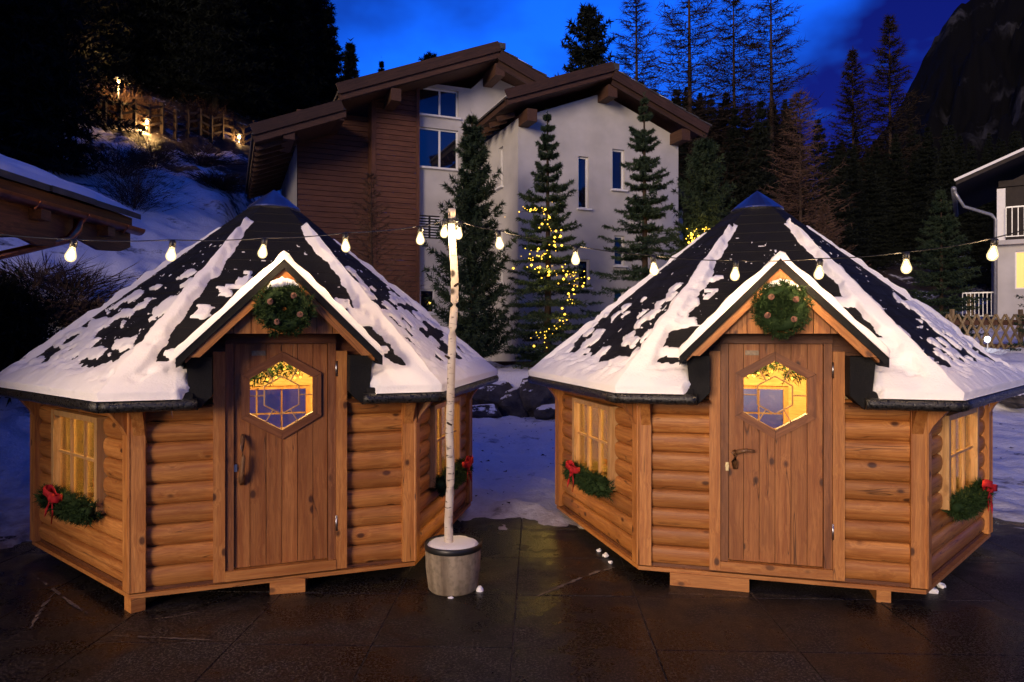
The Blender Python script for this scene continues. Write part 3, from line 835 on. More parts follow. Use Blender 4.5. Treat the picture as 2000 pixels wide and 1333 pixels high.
def conifer_segs(rg, h, r, nw, nb, ntw, z0=0.05, droop=0.3, up=0.15, shape=0.85, gap=0.0, twl=0.42, rag=0):
    S, E_, main = [], [], []
    for i in range(nw):
        t = (i + 0.6 * rg.random()) / nw
        z = h * (z0 + (0.985 - z0) * t)
        Lw = r * ((1 - t) ** shape) * (0.8 + 0.35 * rg.random()) + 0.012 * h * (1 - t) + 0.0015 * h
        n = max(3, int(round(nb * (0.75 + 0.5 * (1 - t)))))
        a0 = rg.random() * 6.28
        for b in range(n):
            if rg.random() < gap: continue
            az = a0 + 6.283 * b / n + rg.normal() * 0.18
            L = Lw * (0.65 + 0.5 * rg.random() if rag == 0 else 0.42 + 0.85 * rg.random())
            o = np.array([math.cos(az), math.sin(az), 0.0])
            dr = droop * (1.15 - 0.9 * t) + rg.normal() * 0.06
            pt = lambda s: np.array([0, 0, z]) + o * L * s + np.array([0, 0, L * (-dr * s + up * s * s + (0.25 * t) * s)])
            K = 5
            ps = [pt(s) for s in np.linspace(0.03, 1, K)]
            for a, c in zip(ps[:-1], ps[1:]): S.append(a); E_.append(c); main.append(1)
            side = np.array([-o[1], o[0], 0])
            for s in np.linspace(0.16, 0.97, ntw):
                for sg in (-1, 1):
                    if rg.random() < 0.12: continue
                    p = pt(s)
                    l = L * twl * (1.12 - s) * (0.6 + 0.6 * rg.random()) + 0.009 * h * (1.06 - t)
                    dv = o * 0.75 + side * sg * (0.75 + 0.3 * rg.random()) + np.array([0, 0, -0.22 * droop * 2 + up * 0.7 + rg.normal() * 0.1])
                    S.append(p); E_.append(p + dv / np.linalg.norm(dv) * l); main.append(0)
    S.append(np.array([0, 0, h * 0.94])); E_.append(np.array([0, 0, h * 1.0])); main.append(1)
    return np.array(S), np.array(E_), np.array(main)

def conifer(name, label, cat, base, h, r, seed, nw, nb, ntw, K, ln, wd, mat, trunk_r=None, group=None, z0=0.05, rot=0.0, **kw):
    rg = np.random.default_rng(seed)
    S, E_, mn_ = conifer_segs(rg, h, r, nw, nb, ntw, z0=z0, **kw)
    t = empty(name, base, rot); tag(t, label, cat, group)
    V = needle_tris(rg, S, E_, K, ln, wd)
    link('crown', tri_mesh('crown', V, M[mat]), t)
    tr = trunk_r or h * 0.016
    MB().tube([(0, 0, -0.2), (0.01 * h * .3, 0, h * .4), (0, 0, h * .98)], [tr, tr * .65, tr * .12], 8).build('trunk', M['bark'], t, smooth=True)
    return t

def larch(name, label, base, h, r, seed, nw=60, nb=4, ntw=9, mat='larch', w=0.03, group=None, z0=0.12, gap=0.12, tw=2, droop=0.12):
    rg = np.random.default_rng(seed)
    S, E_, m_ = conifer_segs(rg, h, r, nw, nb, ntw, z0=z0, droop=droop, up=0.22, shape=0.8, gap=gap, twl=0.34)
    V = [blade_tris(rg, S, E_, np.where(m_ == 1, w * 1.3, w * 0.8))]
    S2 = np.repeat(S, tw, 0) + (np.repeat(E_ - S, tw, 0)) * rg.random((len(S) * tw, 1))
    D = rg.normal(size=S2.shape) * 0.5 + np.repeat((E_ - S) / (np.linalg.norm(E_ - S, axis=1, keepdims=True) + 1e-9), tw, 0)
    D /= np.linalg.norm(D, axis=1, keepdims=True)
    V.append(blade_tris(rg, S2, S2 + D * h * 0.022 * (0.5 + rg.random((len(S2), 1))), w * 0.7))
    t = empty(name, base); tag(t, label, 'tree', group)
    link('crown', tri_mesh('crown', np.concatenate(V), M[mat]), t)
    tr = h * 0.010
    MB().tube([(0, 0, -0.5), (0.004 * h, 0, h * .4), (0, 0, h * .98)], [tr, tr * .7, tr * .1], 8).build('trunk', M['bark'], t, smooth=True)
    return t

# ------------------------------------------------------------------ the two hexagonal huts
T30 = math.tan(R(30))
RE_A, Z_E, SLOPE = 1.885, 1.41, 0.932           # eave apothem, top of the eave, roof slope
DORM_Z, CUT = 2.33, 0.56
def zr(a): return Z_E + (RE_A - a) * SLOPE
def azz(z): return RE_A - (z - Z_E) / SLOPE
def rotz(p, j):
    c, s = math.cos(R(60 * j)), math.sin(R(60 * j))
    return (p[0] * c - p[1] * s, p[0] * s + p[1] * c, p[2])

def log_mesh(L):
    prof = [(0, 0.0), (-0.020, 0.0), (-0.036, 0.010), (-0.050, 0.034), (-0.057, 0.072), (-0.055, 0.108), (-0.045, 0.131), (-0.026, 0.1395), (0, 0.1395)]
    n = len(prof); mb = MB(); xs = (-L / 2, -L / 6, L / 6, L / 2)
    v = [(x, p[0], p[1]) for x in xs for p in prof]
    f = [(i * n + k, (i + 1) * n + k, (i + 1) * n + k + 1, i * n + k + 1) for i in range(3) for k in range(n - 1)]
    nv = len(v); v += v[:n] + v[3 * n:4 * n]
    f += [tuple(range(nv, nv + n)), tuple(range(nv + 2 * n - 1, nv + n - 1, -1))]
    f += [tuple([i * n for i in (3, 2, 1, 0)] + [i * n + n - 1 for i in (0, 1, 2, 3)])]
    mb.add(v, f); me = mb.mesh('log', M['log'])
    me.polygons.foreach_set('use_smooth', [True] * (3 * (n - 1)) + [False] * 3)
    return me
LOG = {k: log_mesh(L) for k, L in (('full', 1.72), ('front', 0.43), ('side', 0.405))}
POST = MB().box((0, 0, 0), (0.105, 0.062, 1.235)).mesh('post', M['board_z'])
BRACK = MB().prism([(-0.03, 0), (0.03, 0), (0.03, 0.18), (-0.03, 0.18)], -0.03, 0.03)
BRACK = MB().add([(-0.035, 0, 0), (0.035, 0, 0), (-0.035, 0, 0.2), (0.035, 0, 0.2), (-0.035, -0.14, 0.2), (0.035, -0.14, 0.2), (-0.035, -0.03, 0.06), (0.035, -0.03, 0.06)],
                 [(0, 6, 4, 2), (1, 3, 5, 7), (0, 1, 7, 6), (6, 7, 5, 4), (4, 5, 3, 2)]).mesh('bracket', M['board_z'])

def roof_mesh():
    mb = MB(); NCOURSE = 17
    def lim(z): return CUT if z < DORM_Z - CUT else max(0.0, DORM_Z - z)
    for j in range(6):
        for c in range(NCOURSE):
            a0 = RE_A - (RE_A - 0.19) * c / NCOURSE; a1 = RE_A - (RE_A - 0.19) * (c + 1) / NCOURSE - 0.012
            z0, z1 = zr(a0) + 0.005, zr(a1) - 0.001
            zb = zr(a0) - 0.012
            segs = [(-a0 * T30, a0 * T30, -a1 * T30, a1 * T30)]
            if j == 0:
                l0, l1 = lim(zr(a0)), lim(zr(a1))
                if l0 > 0 or l1 > 0: segs = [(-a0 * T30, -l0, -a1 * T30, -l1), (l0, a0 * T30, l1, a1 * T30)]
            for (b0, b1, t0, t1) in segs:
                q = [(b0, -a0, z0), (b1, -a0, z0), (t1, -a1, z1), (t0, -a1, z1), (b0, -a0, zb), (b1, -a0, zb)]
                mb.add([rotz(p, j) for p in q], [(0, 1, 2, 3), (4, 5, 1, 0)])
    # the opening's inner edges and a solid top collar
    return mb.mesh('roof', M['felt'])
ROOF = roof_mesh()

def ceiling_mesh():
    mb = MB()
    for j in range(6):
        lo, hi = 1.62, 0.2
        z0, z1 = zr(lo) - 0.06, zr(hi) - 0.06
        if j == 0:
            am = azz(DORM_Z)
            q = [(-lo * T30, -lo, z0), (-CUT, -lo, z0), (-CUT, -azz(DORM_Z - CUT), DORM_Z - CUT - .06), (0, -am, DORM_Z - .06), (0, -hi, z1), (-hi * T30, -hi, z1)]
            mb.add(q, [(0, 5, 4, 3, 2, 1)]); mb.add([(-p[0], p[1], p[2]) for p in q], [(0, 1, 2, 3, 4, 5)])
        else:
            q = [(-lo * T30, -lo, z0), (lo * T30, -lo, z0), (hi * T30, -hi, z1), (-hi * T30, -hi, z1)]
            mb.add([rotz(p, j) for p in q], [(3, 2, 1, 0)])
    return mb.mesh('ceiling_lining', M['inner'])
CEIL = ceiling_mesh()
WIN = (-0.45, 0.45, 0.565, 1.245)
def lining_mesh():
    mb = MB()
    for j in range(6):
        m2 = MB(); hw = 1.565 * T30
        if j == 0:
            wall_cells(m2, -hw, -0.375, 0.12, 1.64, -1.565, [], flip=True); wall_cells(m2, 0.375, hw, 0.12, 1.64, -1.565, [], flip=True)
        else:
            wall_cells(m2, -hw, hw, 0.12, 1.64, -1.565, [WIN] if j % 2 else [], depth=-0.04, flip=True)
        mb.add([rotz(p, j) for p in m2.v], m2.f)
    return mb.mesh('wall_lining', M['inner'])
LINING = lining_mesh()

def snow_roof(hid):
    """snow lying on the felt: hips, eave band and patches that thin out upwards"""
    Vall, Fall, off = [], [], 0
    st = 0.0155
    ox = 13.7 * hid + 2.0
    for j in range(6):
        if j in (2, 3, 4): stp = 0.05
        else: stp = st
        na = int((RE_A + 0.02 - 0.19) / stp)
        As = [RE_A + 0.022 - i * stp for i in range(na + 1)]
        nu = int(2 * RE_A * T30 / stp)
        G = -np.ones((na + 1, nu + 1), int); H = np.zeros((na + 1, nu + 1)); pts = {}
        for ia, a in enumerate(As):
            half = a * T30
            for iu in range(nu + 1):
                fr = -1 + 2 * iu / nu
                u = fr * half
                z = zr(min(a, RE_A))
                P = rotz((u, -a, z), j)
                w = (RE_A - a) / 1.695
                hd = half - abs(u)
                n1 = fbm(P[0] * 1.9 + ox, P[1] * 1.9, P[2] * 1.9, 4); n2 = fbm(P[0] * 7 + ox, P[1] * 7, P[2] * 7, 3)
                nb_ = fbm(P[0] * 16 + ox, P[1] * 16, P[2] * 16, 2)
                band = (0.135 + 0.03 * n1 + 0.03 * n2 - w) * 7
                fronthip = (j == 0) or (j == 5 and u > 0) or (j == 1 and u < 0)
                hw = (0.14 if fronthip else 0.05) * max(0.0, 0.98 - w) ** 0.55 * (1 + 0.45 * n2 + 0.35 * n1)
                if fronthip and j != 0: hw *= 0.55
                hip = (hw - hd) * 11 if w < 0.87 + 0.05 * n2 + 0.03 * nb_ else -1
                row = (RE_A - a) * 1.367 / 0.115 + 0.42 * n2; ri = int(math.floor(row)); rf = row - ri
                cu = u / 0.135 + 0.5 * (ri % 2) + 0.35 * nb_ + 0.5 * n2; ci = int(math.floor(cu)); cf = cu - ci
                hsh = math.sin(ri * 12.9898 + ci * 78.233 + j * 37.7 + hid * 11.1) * 43758.5453; hsh -= math.floor(hsh)
                bare = 0.40 + 0.70 * max(0.0, w - 0.12) + 2.2 * max(0.0, w - (0.38 if hid else 0.48)) + (0.14 if hid else 0.0) - 0.48 * n1
                de = min(min(cf, 1 - cf) * 0.135, min(rf, 1 - rf) * 0.115)
                cov = hsh > bare
                patch = ((de + 0.013 if cov else -de - 0.004) + (0.010 * n2 + 0.012 * nb_) * (1.0 if cov else 0.8)) * 16
                if w > 0.80: patch = -1
                m = max(band, hip, patch)
                if j == 0:
                    l = CUT if z < DORM_Z - CUT + 0.03 else max(0.0, DORM_Z + 0.02 - z)
                    if l > 0: m = min(m, (abs(u) - l - (0.012 if a < RE_A - .05 else 0.05) - (0.02 * n2 if w < 0.2 else 0)) * 14)
                T = 0.014 + 0.032 * float(sstep(0, 0.5, max(band, hip))) + 0.008 * n2
                h = 0.004 + T * float(sstep(0.0, 0.5, m)) if m > 0 else 0.004 - 0.03 * min(1.0, -m / 0.12)
                if a > RE_A: h = min(h, 0.012) - 0.01
                H[ia, iu] = m
                bl = math.exp(-hd / 0.04) * 0.5
                nrm = Vector((0, -0.682, 0.732))
                if bl > 0.02:
                    sgn = 1 if u > 0 else -1
                    n2v = Vector(rotz((0, -0.682, 0.732), sgn)); nrm = (nrm * (1 - bl) + n2v * bl).normalized()
                q = Vector((u, -a, z + 0.004)) + nrm * h
                pts[(ia, iu)] = rotz(q, j)
        keep = H > -0.15
        for ia in range(na):
            for iu in range(nu):
                if keep[ia, iu] or keep[ia + 1, iu] or keep[ia, iu + 1] or keep[ia + 1, iu + 1]:
                    f = []
                    for (p, q) in ((ia, iu), (ia, iu + 1), (ia + 1, iu + 1), (ia + 1, iu)):
                        if G[p, q] < 0: G[p, q] = off; Vall.append(pts[(p, q)]); off += 1
                        f.append(G[p, q])
                    Fall.append(f)
    return np_mesh('roof_snow', Vall, Fall, M['snow'], True)

def dormer_snow(hid, sg):
    NX, NY = 26, 18; Vs = []
    for j in range(NY + 1):
        y = -1.992 + 0.9 * (j / NY) ** 1.5
        for i in range(NX + 1):
            s = i / NX
            u = sg * 0.655 * s
            th = 0.042 + 0.016 * nz(u * 6 + hid * 9, y * 5, 1) + 0.012 * nz(u * 15 + hid * 3, y * 9, 4)
            e = min(1.0, (1 - s) / 0.05 + 0.0) if s > 0.9 else 1.0
            f = 0.0 if j == 0 else min(1.0, 0.55 + 0.45 * j / 2)
            th *= e ** 0.5 * f
            z = DORM_Z - abs(u)
            Vs.append((u + sg * th * 0.70 * min(1, s * 6), y, z + 0.003 + th * (1.25 if s < 0.04 else 0.72)))
    idx = np.arange((NX + 1) * (NY + 1)).reshape(NY + 1, NX + 1)
    F = np.stack([idx[:-1, :-1].ravel(), idx[:-1, 1:].ravel(), idx[1:, 1:].ravel(), idx[1:, :-1].ravel()], 1)
    if sg < 0: F = F[:, ::-1]
    return np_mesh('dormer_snow', Vs, F, M['snow'], True)

HEX_R, HEX_Z = 0.245, 1.40
def hexpts(r, zc=HEX_Z): return [(r * math.sin(R(60 * k)), zc + r * math.cos(R(60 * k))) for k in range(6)][::-1]

def build_hut(hid, label):
    x, y, th = HUTS[hid]
    hut = empty('grill_hut', (x, y, 0), th); tag(hut, label, 'hut', 'hexagonal wooden grill huts')
    P = lambda name, me, loc=(0, 0, 0), rot=(0, 0, 0), par=hut: link(name, me, par, loc, rot)
    # floor frame, sill beam, blocks
    ring = lambda r: [(r * math.cos(R(60 * k)), r * math.sin(R(60 * k))) for k in range(6)]
    MB().hprism(ring(1.905), 0.088, 0.116).build('floor_frame', M['board_x'], hut)
    MB().hprism(ring(1.865), 0.116, 0.14).build('sill_beam', M['frame_x'], hut)
    blocks = [((0.06, -1.50), (0.24, 0.3), -0.15), ((-0.93, -1.60), (0.09, 0.11), 0.5), ((0, 1.3), (0.5, .3), 0)] if hid == 0 else \
             [((-0.45, -1.56), (0.55, 0.2), 0.0), ((0.70, -1.50), (0.09, 0.25), 0.0), ((0, 1.3), (0.5, .3), 0)]
    for c, d, r_ in blocks: MB().box((0, 0, 0), (d[0], d[1], 0.094)).build('block', M['board_x'], hut, (c[0], c[1], 0.044), (0, 0, r_))
    # log walls, posts, brackets
    for j in range(6):
        rz_ = (0, 0, R(60 * j))
        for k in range(9):
            z = 0.13 + 0.139 * k
            if j == 0: segs = [('front', -0.66), ('front', 0.66)]
            elif 3 <= k <= 7 and j % 2: segs = [('side', -0.658), ('side', 0.658)]
            else: segs = [('full', 0.0)]
            for kind, u in segs: P('log', LOG[kind], rotz((u, -1.57, z), j), rz_)
        for u in (-0.912, 0.912):
            P('post', POST, rotz((u, -1.628, 0.745), j), rz_)
            P('bracket', BRACK, rotz((u * 0.985, -1.658, 1.16), j), rz_)
    P('wall_lining', LINING); P('ceiling_lining', CEIL)
    # windows on five walls
    a, b, c, e = WIN
    for j in (1, 3, 5):
        rz_ = (0, 0, R(60 * j))
        mb = MB()
        for u in (a + .025, b - .025): mb.box((u, -1.625, (c + e) / 2), (0.05, 0.085, e - c))
        for z in (c + .02, e - .02): mb.box((0, -1.624, z), (b - a - 0.1, 0.08, 0.04))
        w = mb.build('window', M['sash'], hut, (0, 0, 0), rz_)
        us = [a + .05, -0.135, 0.135, b - .05]; zs = [c + .04, (c + e) / 2 + 0.02, e - .04]
        g_ = MB()
        for u in us[1:-1]: g_.box((u, -1.627, (c + e) / 2), (0.018, 0.02, e - c - .08))
        for u0, u1 in zip(us[:-1], us[1:]): g_.box(((u0 + u1) / 2, -1.627, zs[1]), (u1 - u0 - 0.018, 0.018, 0.018))
        g_.build('muntin', M['sash'], w)
        if j in (1, 5):
            for u0, u1 in zip(us[:-1], us[1:]):
                for z0, z1 in zip(zs[:-1], zs[1:]):
                    MB().box(((u0 + u1) / 2, -1.615, (z0 + z1) / 2), (u1 - u0 - 0.004, 0.004, z1 - z0 - .004)).build('pane', M['glass'], w)
        else:
            MB().box((0, -1.615, (c + e) / 2), (b - a - .1, 0.004, e - c - .08)).build('pane', M['glass'], w)
    # roof
    roof = P('roof', ROOF)
    P('snow', snow_roof(hid), par=roof)
    mb = MB().lathe([(0.205, 2.955), (0.235, 2.985), (0.23, 2.998), (0.12, 3.085), (0.0, 3.172)], 24); mb.lathe([(0.235, 2.985), (0.19, 2.93)], 24)
    mb.build('cap', M['cap'], roof)
    for j in range(6):
        segs = [(-1.085, 1.085)] if j else [(-1.085, -0.535), (0.535, 1.085)]
        for u0, u1 in segs:
            n = 14
            pth = [(u0 + (u1 - u0) * k / n, -RE_A + 0.008 + 0.006 * nz(u0 + k * .9, j, hid), 1.378 + 0.006 * nz(k * .7, j + 3, hid)) for k in range(n + 1)]
            MB().tube(pth, [0.040 + 0.004 * nz(k, j, 5) for k in range(n + 1)], 10).build('eave_edge', M['wet'], roof, (0, 0, 0), (0, 0, R(60 * j)), True)
    mb = MB()
    for j in range(6):
        segs = [(-1, 1)] if j else [(-1, -0.44), (0.44, 1)]
        for s0, s1 in segs:
            f = lambda s, ap: s * ap * T30 if abs(s) == 1 else s
            mb.add([rotz(p, j) for p in ((f(s0, 1.86), -1.86, 1.352), (f(s1, 1.86), -1.86, 1.352), (f(s1, 1.6), -1.6, 1.362), (f(s0, 1.6), -1.6, 1.362))], [(3, 2, 1, 0)])
    mb.build('soffit', M['frame_x'], roof)
    rg = random.Random(hid + 3)
    ic = MB()
    for k in range(16):
        j = rg.choice([0, 5, 5, 1, 1]); u = rg.uniform(-1.0, 1.0)
        if j == 0 and abs(u) < 0.6: continue
        L = rg.uniform(0.012, 0.05)
        px, py, pz = rotz((u, -RE_A + 0.01, 1.345), j)
        ic.lathe([(0.006, 0.0), (0.004, -L * .5), (0.0, -L)], 5, 0, (px, py, pz))
    tag(ic.build('icicles', M['glass'], roof), kind='stuff')
    # dormer over the door
    for sg in (-1, 1):
        q = [(0, DORM_Z), (sg * 0.65, DORM_Z - 0.65), (sg * 0.65, DORM_Z - 0.71), (0, DORM_Z - 0.06)]
        d = MB().prism(q if sg < 0 else q[::-1], -1.985, -0.80).build('dormer_roof', M['felt'], hut)
        P('snow', dormer_snow(hid, sg), par=d)
        q = [(0, DORM_Z - 0.062), (sg * 0.60, DORM_Z - 0.662), (sg * 0.60, DORM_Z - 0.682), (0, DORM_Z - 0.082)]
        MB().prism(q if sg < 0 else q[::-1], -1.95, -1.0).build('soffit', M['board_z'], d)
        # rake board in its own frame so that the grain follows it
        pts = [(0, -0.062), (sg * 0.582, -0.644), (sg * 0.512, -0.644), (0, -0.132)]
        loc = [((p[0] - p[1]) / 1.41421, (p[0] + p[1]) / 1.41421) if sg > 0 else ((p[0] + p[1]) / 1.41421, (-p[0] + p[1]) / 1.41421) for p in pts]
        MB().prism(loc if sg < 0 else loc[::-1], -1.968, -1.935).build('rake_board', M['board_x'], hut, (0, 0, DORM_Z), (0, R(45 * sg), 0))
        q = [(sg * 0.605, 1.684), (sg * 0.575, 1.36), (sg * 0.535, 1.335), (sg * 0.447, 1.425), (sg * 0.447, 1.684)]
        MB().prism(q if sg < 0 else q[::-1], -1.845, -1.55).build('dormer_cheek', M['felt'], hut)
    xs = [-0.415, -0.315, -0.205, -0.1, 0.005, 0.11, 0.215, 0.32, 0.415]
    for x0, x1 in zip(xs[:-1], xs[1:]):
        x0 += 0.0025; x1 -= 0.0025
        tp = lambda x_: max(1.8375, 2.245 - abs(x_))
        poly = [(x0, 1.837), (x1, 1.837), (x1, tp(x1)), (x0, tp(x0))]
        if x0 < 0 < x1: poly = [(x0, 1.837), (x1, 1.837), (x1, tp(x1)), (0, tp(0)), (x0, tp(x0))]
        MB().prism(poly, -1.905, -1.883).build('gable_board', M['board_z'], hut)
    MB().prism([(-0.56, 1.66), (0.56, 1.66), (0.56, 1.70), (0, 2.26), (-0.56, 1.70)], -1.60, -1.588).build('gable_backing', M['frame_x'], hut)
    MB().box((0, -1.775, 1.842), (0.82, 0.212, 0.012)).build('gable_soffit', M['frame_x'], hut)
    # door surround
    for sg in (-1, 1):
        MB().box((0, 0, 0), (0.076, 0.075, 1.575)).build('casing', M['board_z'], hut, (sg * 0.41, -1.632, 0.925))
        MB().box((0, 0, 0), (0.054, 0.06, 1.56)).build('jamb', M['frame_z'], hut, (sg * 0.3435, -1.622, 0.985))
    MB().box((0, 0, 0), (0.744, 0.07, 0.066)).build('lintel', M['frame_x'], hut, (0, -1.632, 1.801))
    MB().box((0, 0, 0), (0.742, 0.085, 0.068)).build('threshold', M['board_x'], hut, (0, -1.632, 0.171))
    # door leaf
    zb, zt = 0.212, 1.764
    hx = lambda x_, r_=HEX_R: r_ - abs(x_) * 0.57735
    core = MB(); W_ = 0.335; zt0 = zt; zt = 1.79; hw = HEX_R * 0.866
    core.prism([(-W_, zb), (-hw, zb), (-hw, zt), (-W_, zt)], -1.605, -1.585); core.prism([(hw, zb), (W_, zb), (W_, zt), (hw, zt)], -1.605, -1.585)
    core.prism([(-hw, zb), (hw, zb), (hw, HEX_Z - hx(hw)), (0, HEX_Z - hx(0)), (-hw, HEX_Z - hx(hw))], -1.605, -1.585)
    core.prism([(-hw, HEX_Z + hx(hw)), (0, HEX_Z + hx(0)), (hw, HEX_Z + hx(hw)), (hw, zt), (-hw, zt)], -1.605, -1.585)
    door = core.build('door', M['door_z'], hut); zt = zt0
    eds = [-0.314, -0.212, -0.106, 0.0, 0.106, 0.212, 0.314]
    for k in range(6):
        x0, x1 = eds[k] + 0.002, eds[k + 1] - 0.002
        if k in (0, 5): MB().prism([(x0, zb), (x1, zb), (x1, zt), (x0, zt)], -1.632, -1.607).build('door_board', M['door_z'], door)
        else:
            MB().prism([(x0, zb), (x1, zb), (x1, HEX_Z - hx(x1)), (x0, HEX_Z - hx(x0))], -1.632, -1.607).build('door_board', M['door_z'], door)
            MB().prism([(x0, HEX_Z + hx(x0)), (x1, HEX_Z + hx(x1)), (x1, zt), (x0, zt)], -1.632, -1.607).build('door_board', M['door_z'], door)
    for k in range(6):
        MB().prism([(-0.1215, 0.2122), (0.1215, 0.2122), (0.154, 0.2685), (-0.154, 0.2685)], -1.652, -1.634).build('window_trim', M['door_x'], door, (0, 0, HEX_Z), (0, R(30 + 60 * k), 0))
    MB().prism(hexpts(HEX_R + .003), -1.618, -1.614).build('pane', M['glass'], door)
    mm = MB(); ip = hexpts(0.135)
    for k in range(6):
        p, q = ip[k], ip[(k + 1) % 6]
        mm.tube([(p[0], -1.625, p[1]), (q[0], -1.625, q[1])], 0.0055, 6)
        an = R(60 * k + 30); i_, o_ = 0.135 * .866, HEX_R * .866
        if k != 99: mm.tube([(i_ * math.sin(an), -1.625, HEX_Z + i_ * math.cos(an)), (o_ * math.sin(an), -1.625, HEX_Z + o_ * math.cos(an))], 0.005, 6)
    mm.build('muntin', M['sash'], door)
    for z in (1.585, 0.47):
        MB().tube([(0.372, -1.672, z - 0.055), (0.372, -1.672, z + 0.055)], 0.007, 8).build('hinge', M['steel'], door, smooth=True)
    plate = MB().box((-0.155, -1.636, 1.70), (0.092, 0.006, 0.034)).build('name_plate', M['card'], door)
    if hid == 0:
        hd = MB().tube([(-0.262, -1.64, 0.80), (-0.27, -1.672, 0.83), (-0.262, -1.695, 0.90), (-0.255, -1.69, 0.98), (-0.262, -1.70, 1.05), (-0.258, -1.665, 1.12), (-0.258, -1.64, 1.13)],
                       [0.020, 0.024, 0.017, 0.015, 0.013, 0.016, 0.012], 10)
        hd.build('handle', M['branch'], door, smooth=True)
        MB().box((-0.305, -1.638, 0.905), (0.02, 0.008, 0.05)).build('lock', M['steel'], door)
    else:
        MB().tube([(-0.27, -1.64, 0.985), (-0.27, -1.655, 0.985), (-0.272, -1.65, 0.92), (-0.268, -1.64, 0.87)], [0.022, 0.028, 0.026, 0.018], 10).build('handle_plate', M['branch'], door, smooth=True)
        MB().tube([(-0.265, -1.645, 0.985), (-0.25, -1.70, 1.0), (-0.20, -1.705, 1.012), (-0.14, -1.70, 1.008)], [0.016, 0.016, 0.013, 0.009], 8).build('handle', M['branch'], door, smooth=True)
        MB().lathe([(0.0, 0.0), (0.014, 0.0), (0.014, 0.006), (0, .006)], 12).build('lock', M['brass'], door, (-0.325, -1.654, 0.89), (R(90), 0, 0))
        MB().box((0, 0, 0), (0.02, 0.006, 0.06)).build('lock_plate', M['brass'], door, (-0.325, -1.652, 0.885))
    # benches and the lamp inside
    for j in (1, 2, 3, 4, 5):
        MB().box((0, -1.32, 0.44), (1.3, 0.42, 0.04)).build('bench', M['inner'], hut, (0, 0, 0), (0, 0, R(60 * j)))
    MB().hprism(ring(1.5), 0.141, 0.15).build('floor_board', M['board_x'], hut)
    lamp = MB().lathe([(0.0, 2.9), (0.012, 2.88), (0.012, 2.37), (0.04, 2.34), (0.06, 2.30)], 12).build('lamp', M['black'], hut)
    MB().lathe([(0.0, 2.24), (0.03, 2.25), (0.04, 2.28), (0.025, 2.31), (0, 2.32)], 12).build('bulb', M['fairy'], lamp, smooth=True)
    ld = bpy.data.lights.new('hut_lamp_light', 'POINT'); ld.energy = 260 if hid == 0 else 330; ld.color = (1.0, 0.66, 0.22); ld.shadow_soft_size = 0.08
    lo = bpy.data.objects.new('lamp_light', ld); lo.parent = hut; lo.location = (0, 0.05, 2.12); col.objects.link(lo)
    return hut

hutL = build_hut(0, 'hexagonal log hut with branch door handle, beside the birch pole')
hutR = build_hut(1, 'hexagonal log hut with curved lever door handle, right of the gap')

# ------------------------------------------------------------------ wreaths and garlands
def torus_needles(seed, Rm, rm, nseg, K, ln, wd, arc=(0, 6.283), squash=1.0):
    rg = np.random.default_rng(seed)
    a = rg.uniform(arc[0], arc[1], nseg); b = rg.uniform(0, 6.283, nseg); rr = rm * np.sqrt(rg.uniform(0.05, 1, nseg))
    def pt(a, b, r): return np.stack([(Rm + r * np.cos(b)) * np.cos(a), r * np.sin(b) * squash, (Rm + r * np.cos(b)) * np.sin(a)], 1)
    S = pt(a, b, rr); E_ = pt(a + rg.uniform(-.35, .35, nseg), b + rg.uniform(-.5, .5, nseg), rr * 1.15 + rm * .15)
    return needle_tris(rg, S, E_, K, ln, wd, 0.9, 0.7)
def cone_mesh():
    mb = MB()
    for k in range(6):
        t = k / 5; r0 = 0.021 * math.sin(math.pi * (0.18 + 0.75 * t))
        mb.lathe([(r0 * .6, -0.028 + t * .05), (r0, -0.022 + t * .05), (r0 * .55, -0.018 + t * .05)], 8)
    return mb.mesh('pine_cone', M['cone'])
CONE = cone_mesh()
def wreath(hut, hid, label):
    x, y, th = HUTS[hid]
    c, s = math.cos(th), math.sin(th)
    lx, ly, lz = 0.0, -2.035, 2.0
    w = empty('wreath', (x + lx * c - ly * s, y + lx * s + ly * c, lz), th); tag(w, label, 'wreath', 'fir wreaths over the hut doors')
    link('greenery', tri_mesh('wreath_greenery', torus_needles(hid + 5, 0.106, 0.070, 520, 13, 0.036, 0.0070, squash=0.75), M['fir']), w)
    mb = MB(); mb.tube([(0.106 * math.cos(q), 0, 0.106 * math.sin(q)) for q in np.linspace(0, 6.283, 25)], 0.045, 8, cap=False); mb.build('core', M['fir'], w, smooth=True)
    rg = random.Random(hid + 11)
    for a in ([1.0, 2.7, 5.9, 4.2] if hid == 0 else [2.3, 0.6, 5.5, 3.6]):
        link('cone', CONE, w, (0.10 * math.cos(a), -0.062, 0.10 * math.sin(a)), (R(70), rg.uniform(-.6, .6), rg.uniform(-.8, .8)))
    # snow caught on the top
    mb = MB(); n = 14; pth = []; rad = []
    a0, a1 = (0.95, 2.35) if hid == 0 else (0.75, 2.25)
    for k in range(n + 1):
        a = a0 + (a1 - a0) * k / n
        pth.append((0.160 * math.cos(a), 0.005 + 0.01 * nz(k, hid), 0.160 * math.sin(a) + 0.010)); rad.append(max(0.004, (0.034 if hid == 0 else 0.024) * math.sin(math.pi * k / n) ** .6 * (1 + 0.5 * nz(k * .8, 4, hid))))
    mb.tube(pth, rad, 10); mb.build('snow', M['snow'], w, smooth=True)
wreath(hutL, 0, 'green fir wreath with snow cap over the branch-handled door')
wreath(hutR, 1, 'green fir wreath with bare dark centre over the lever-handled door')

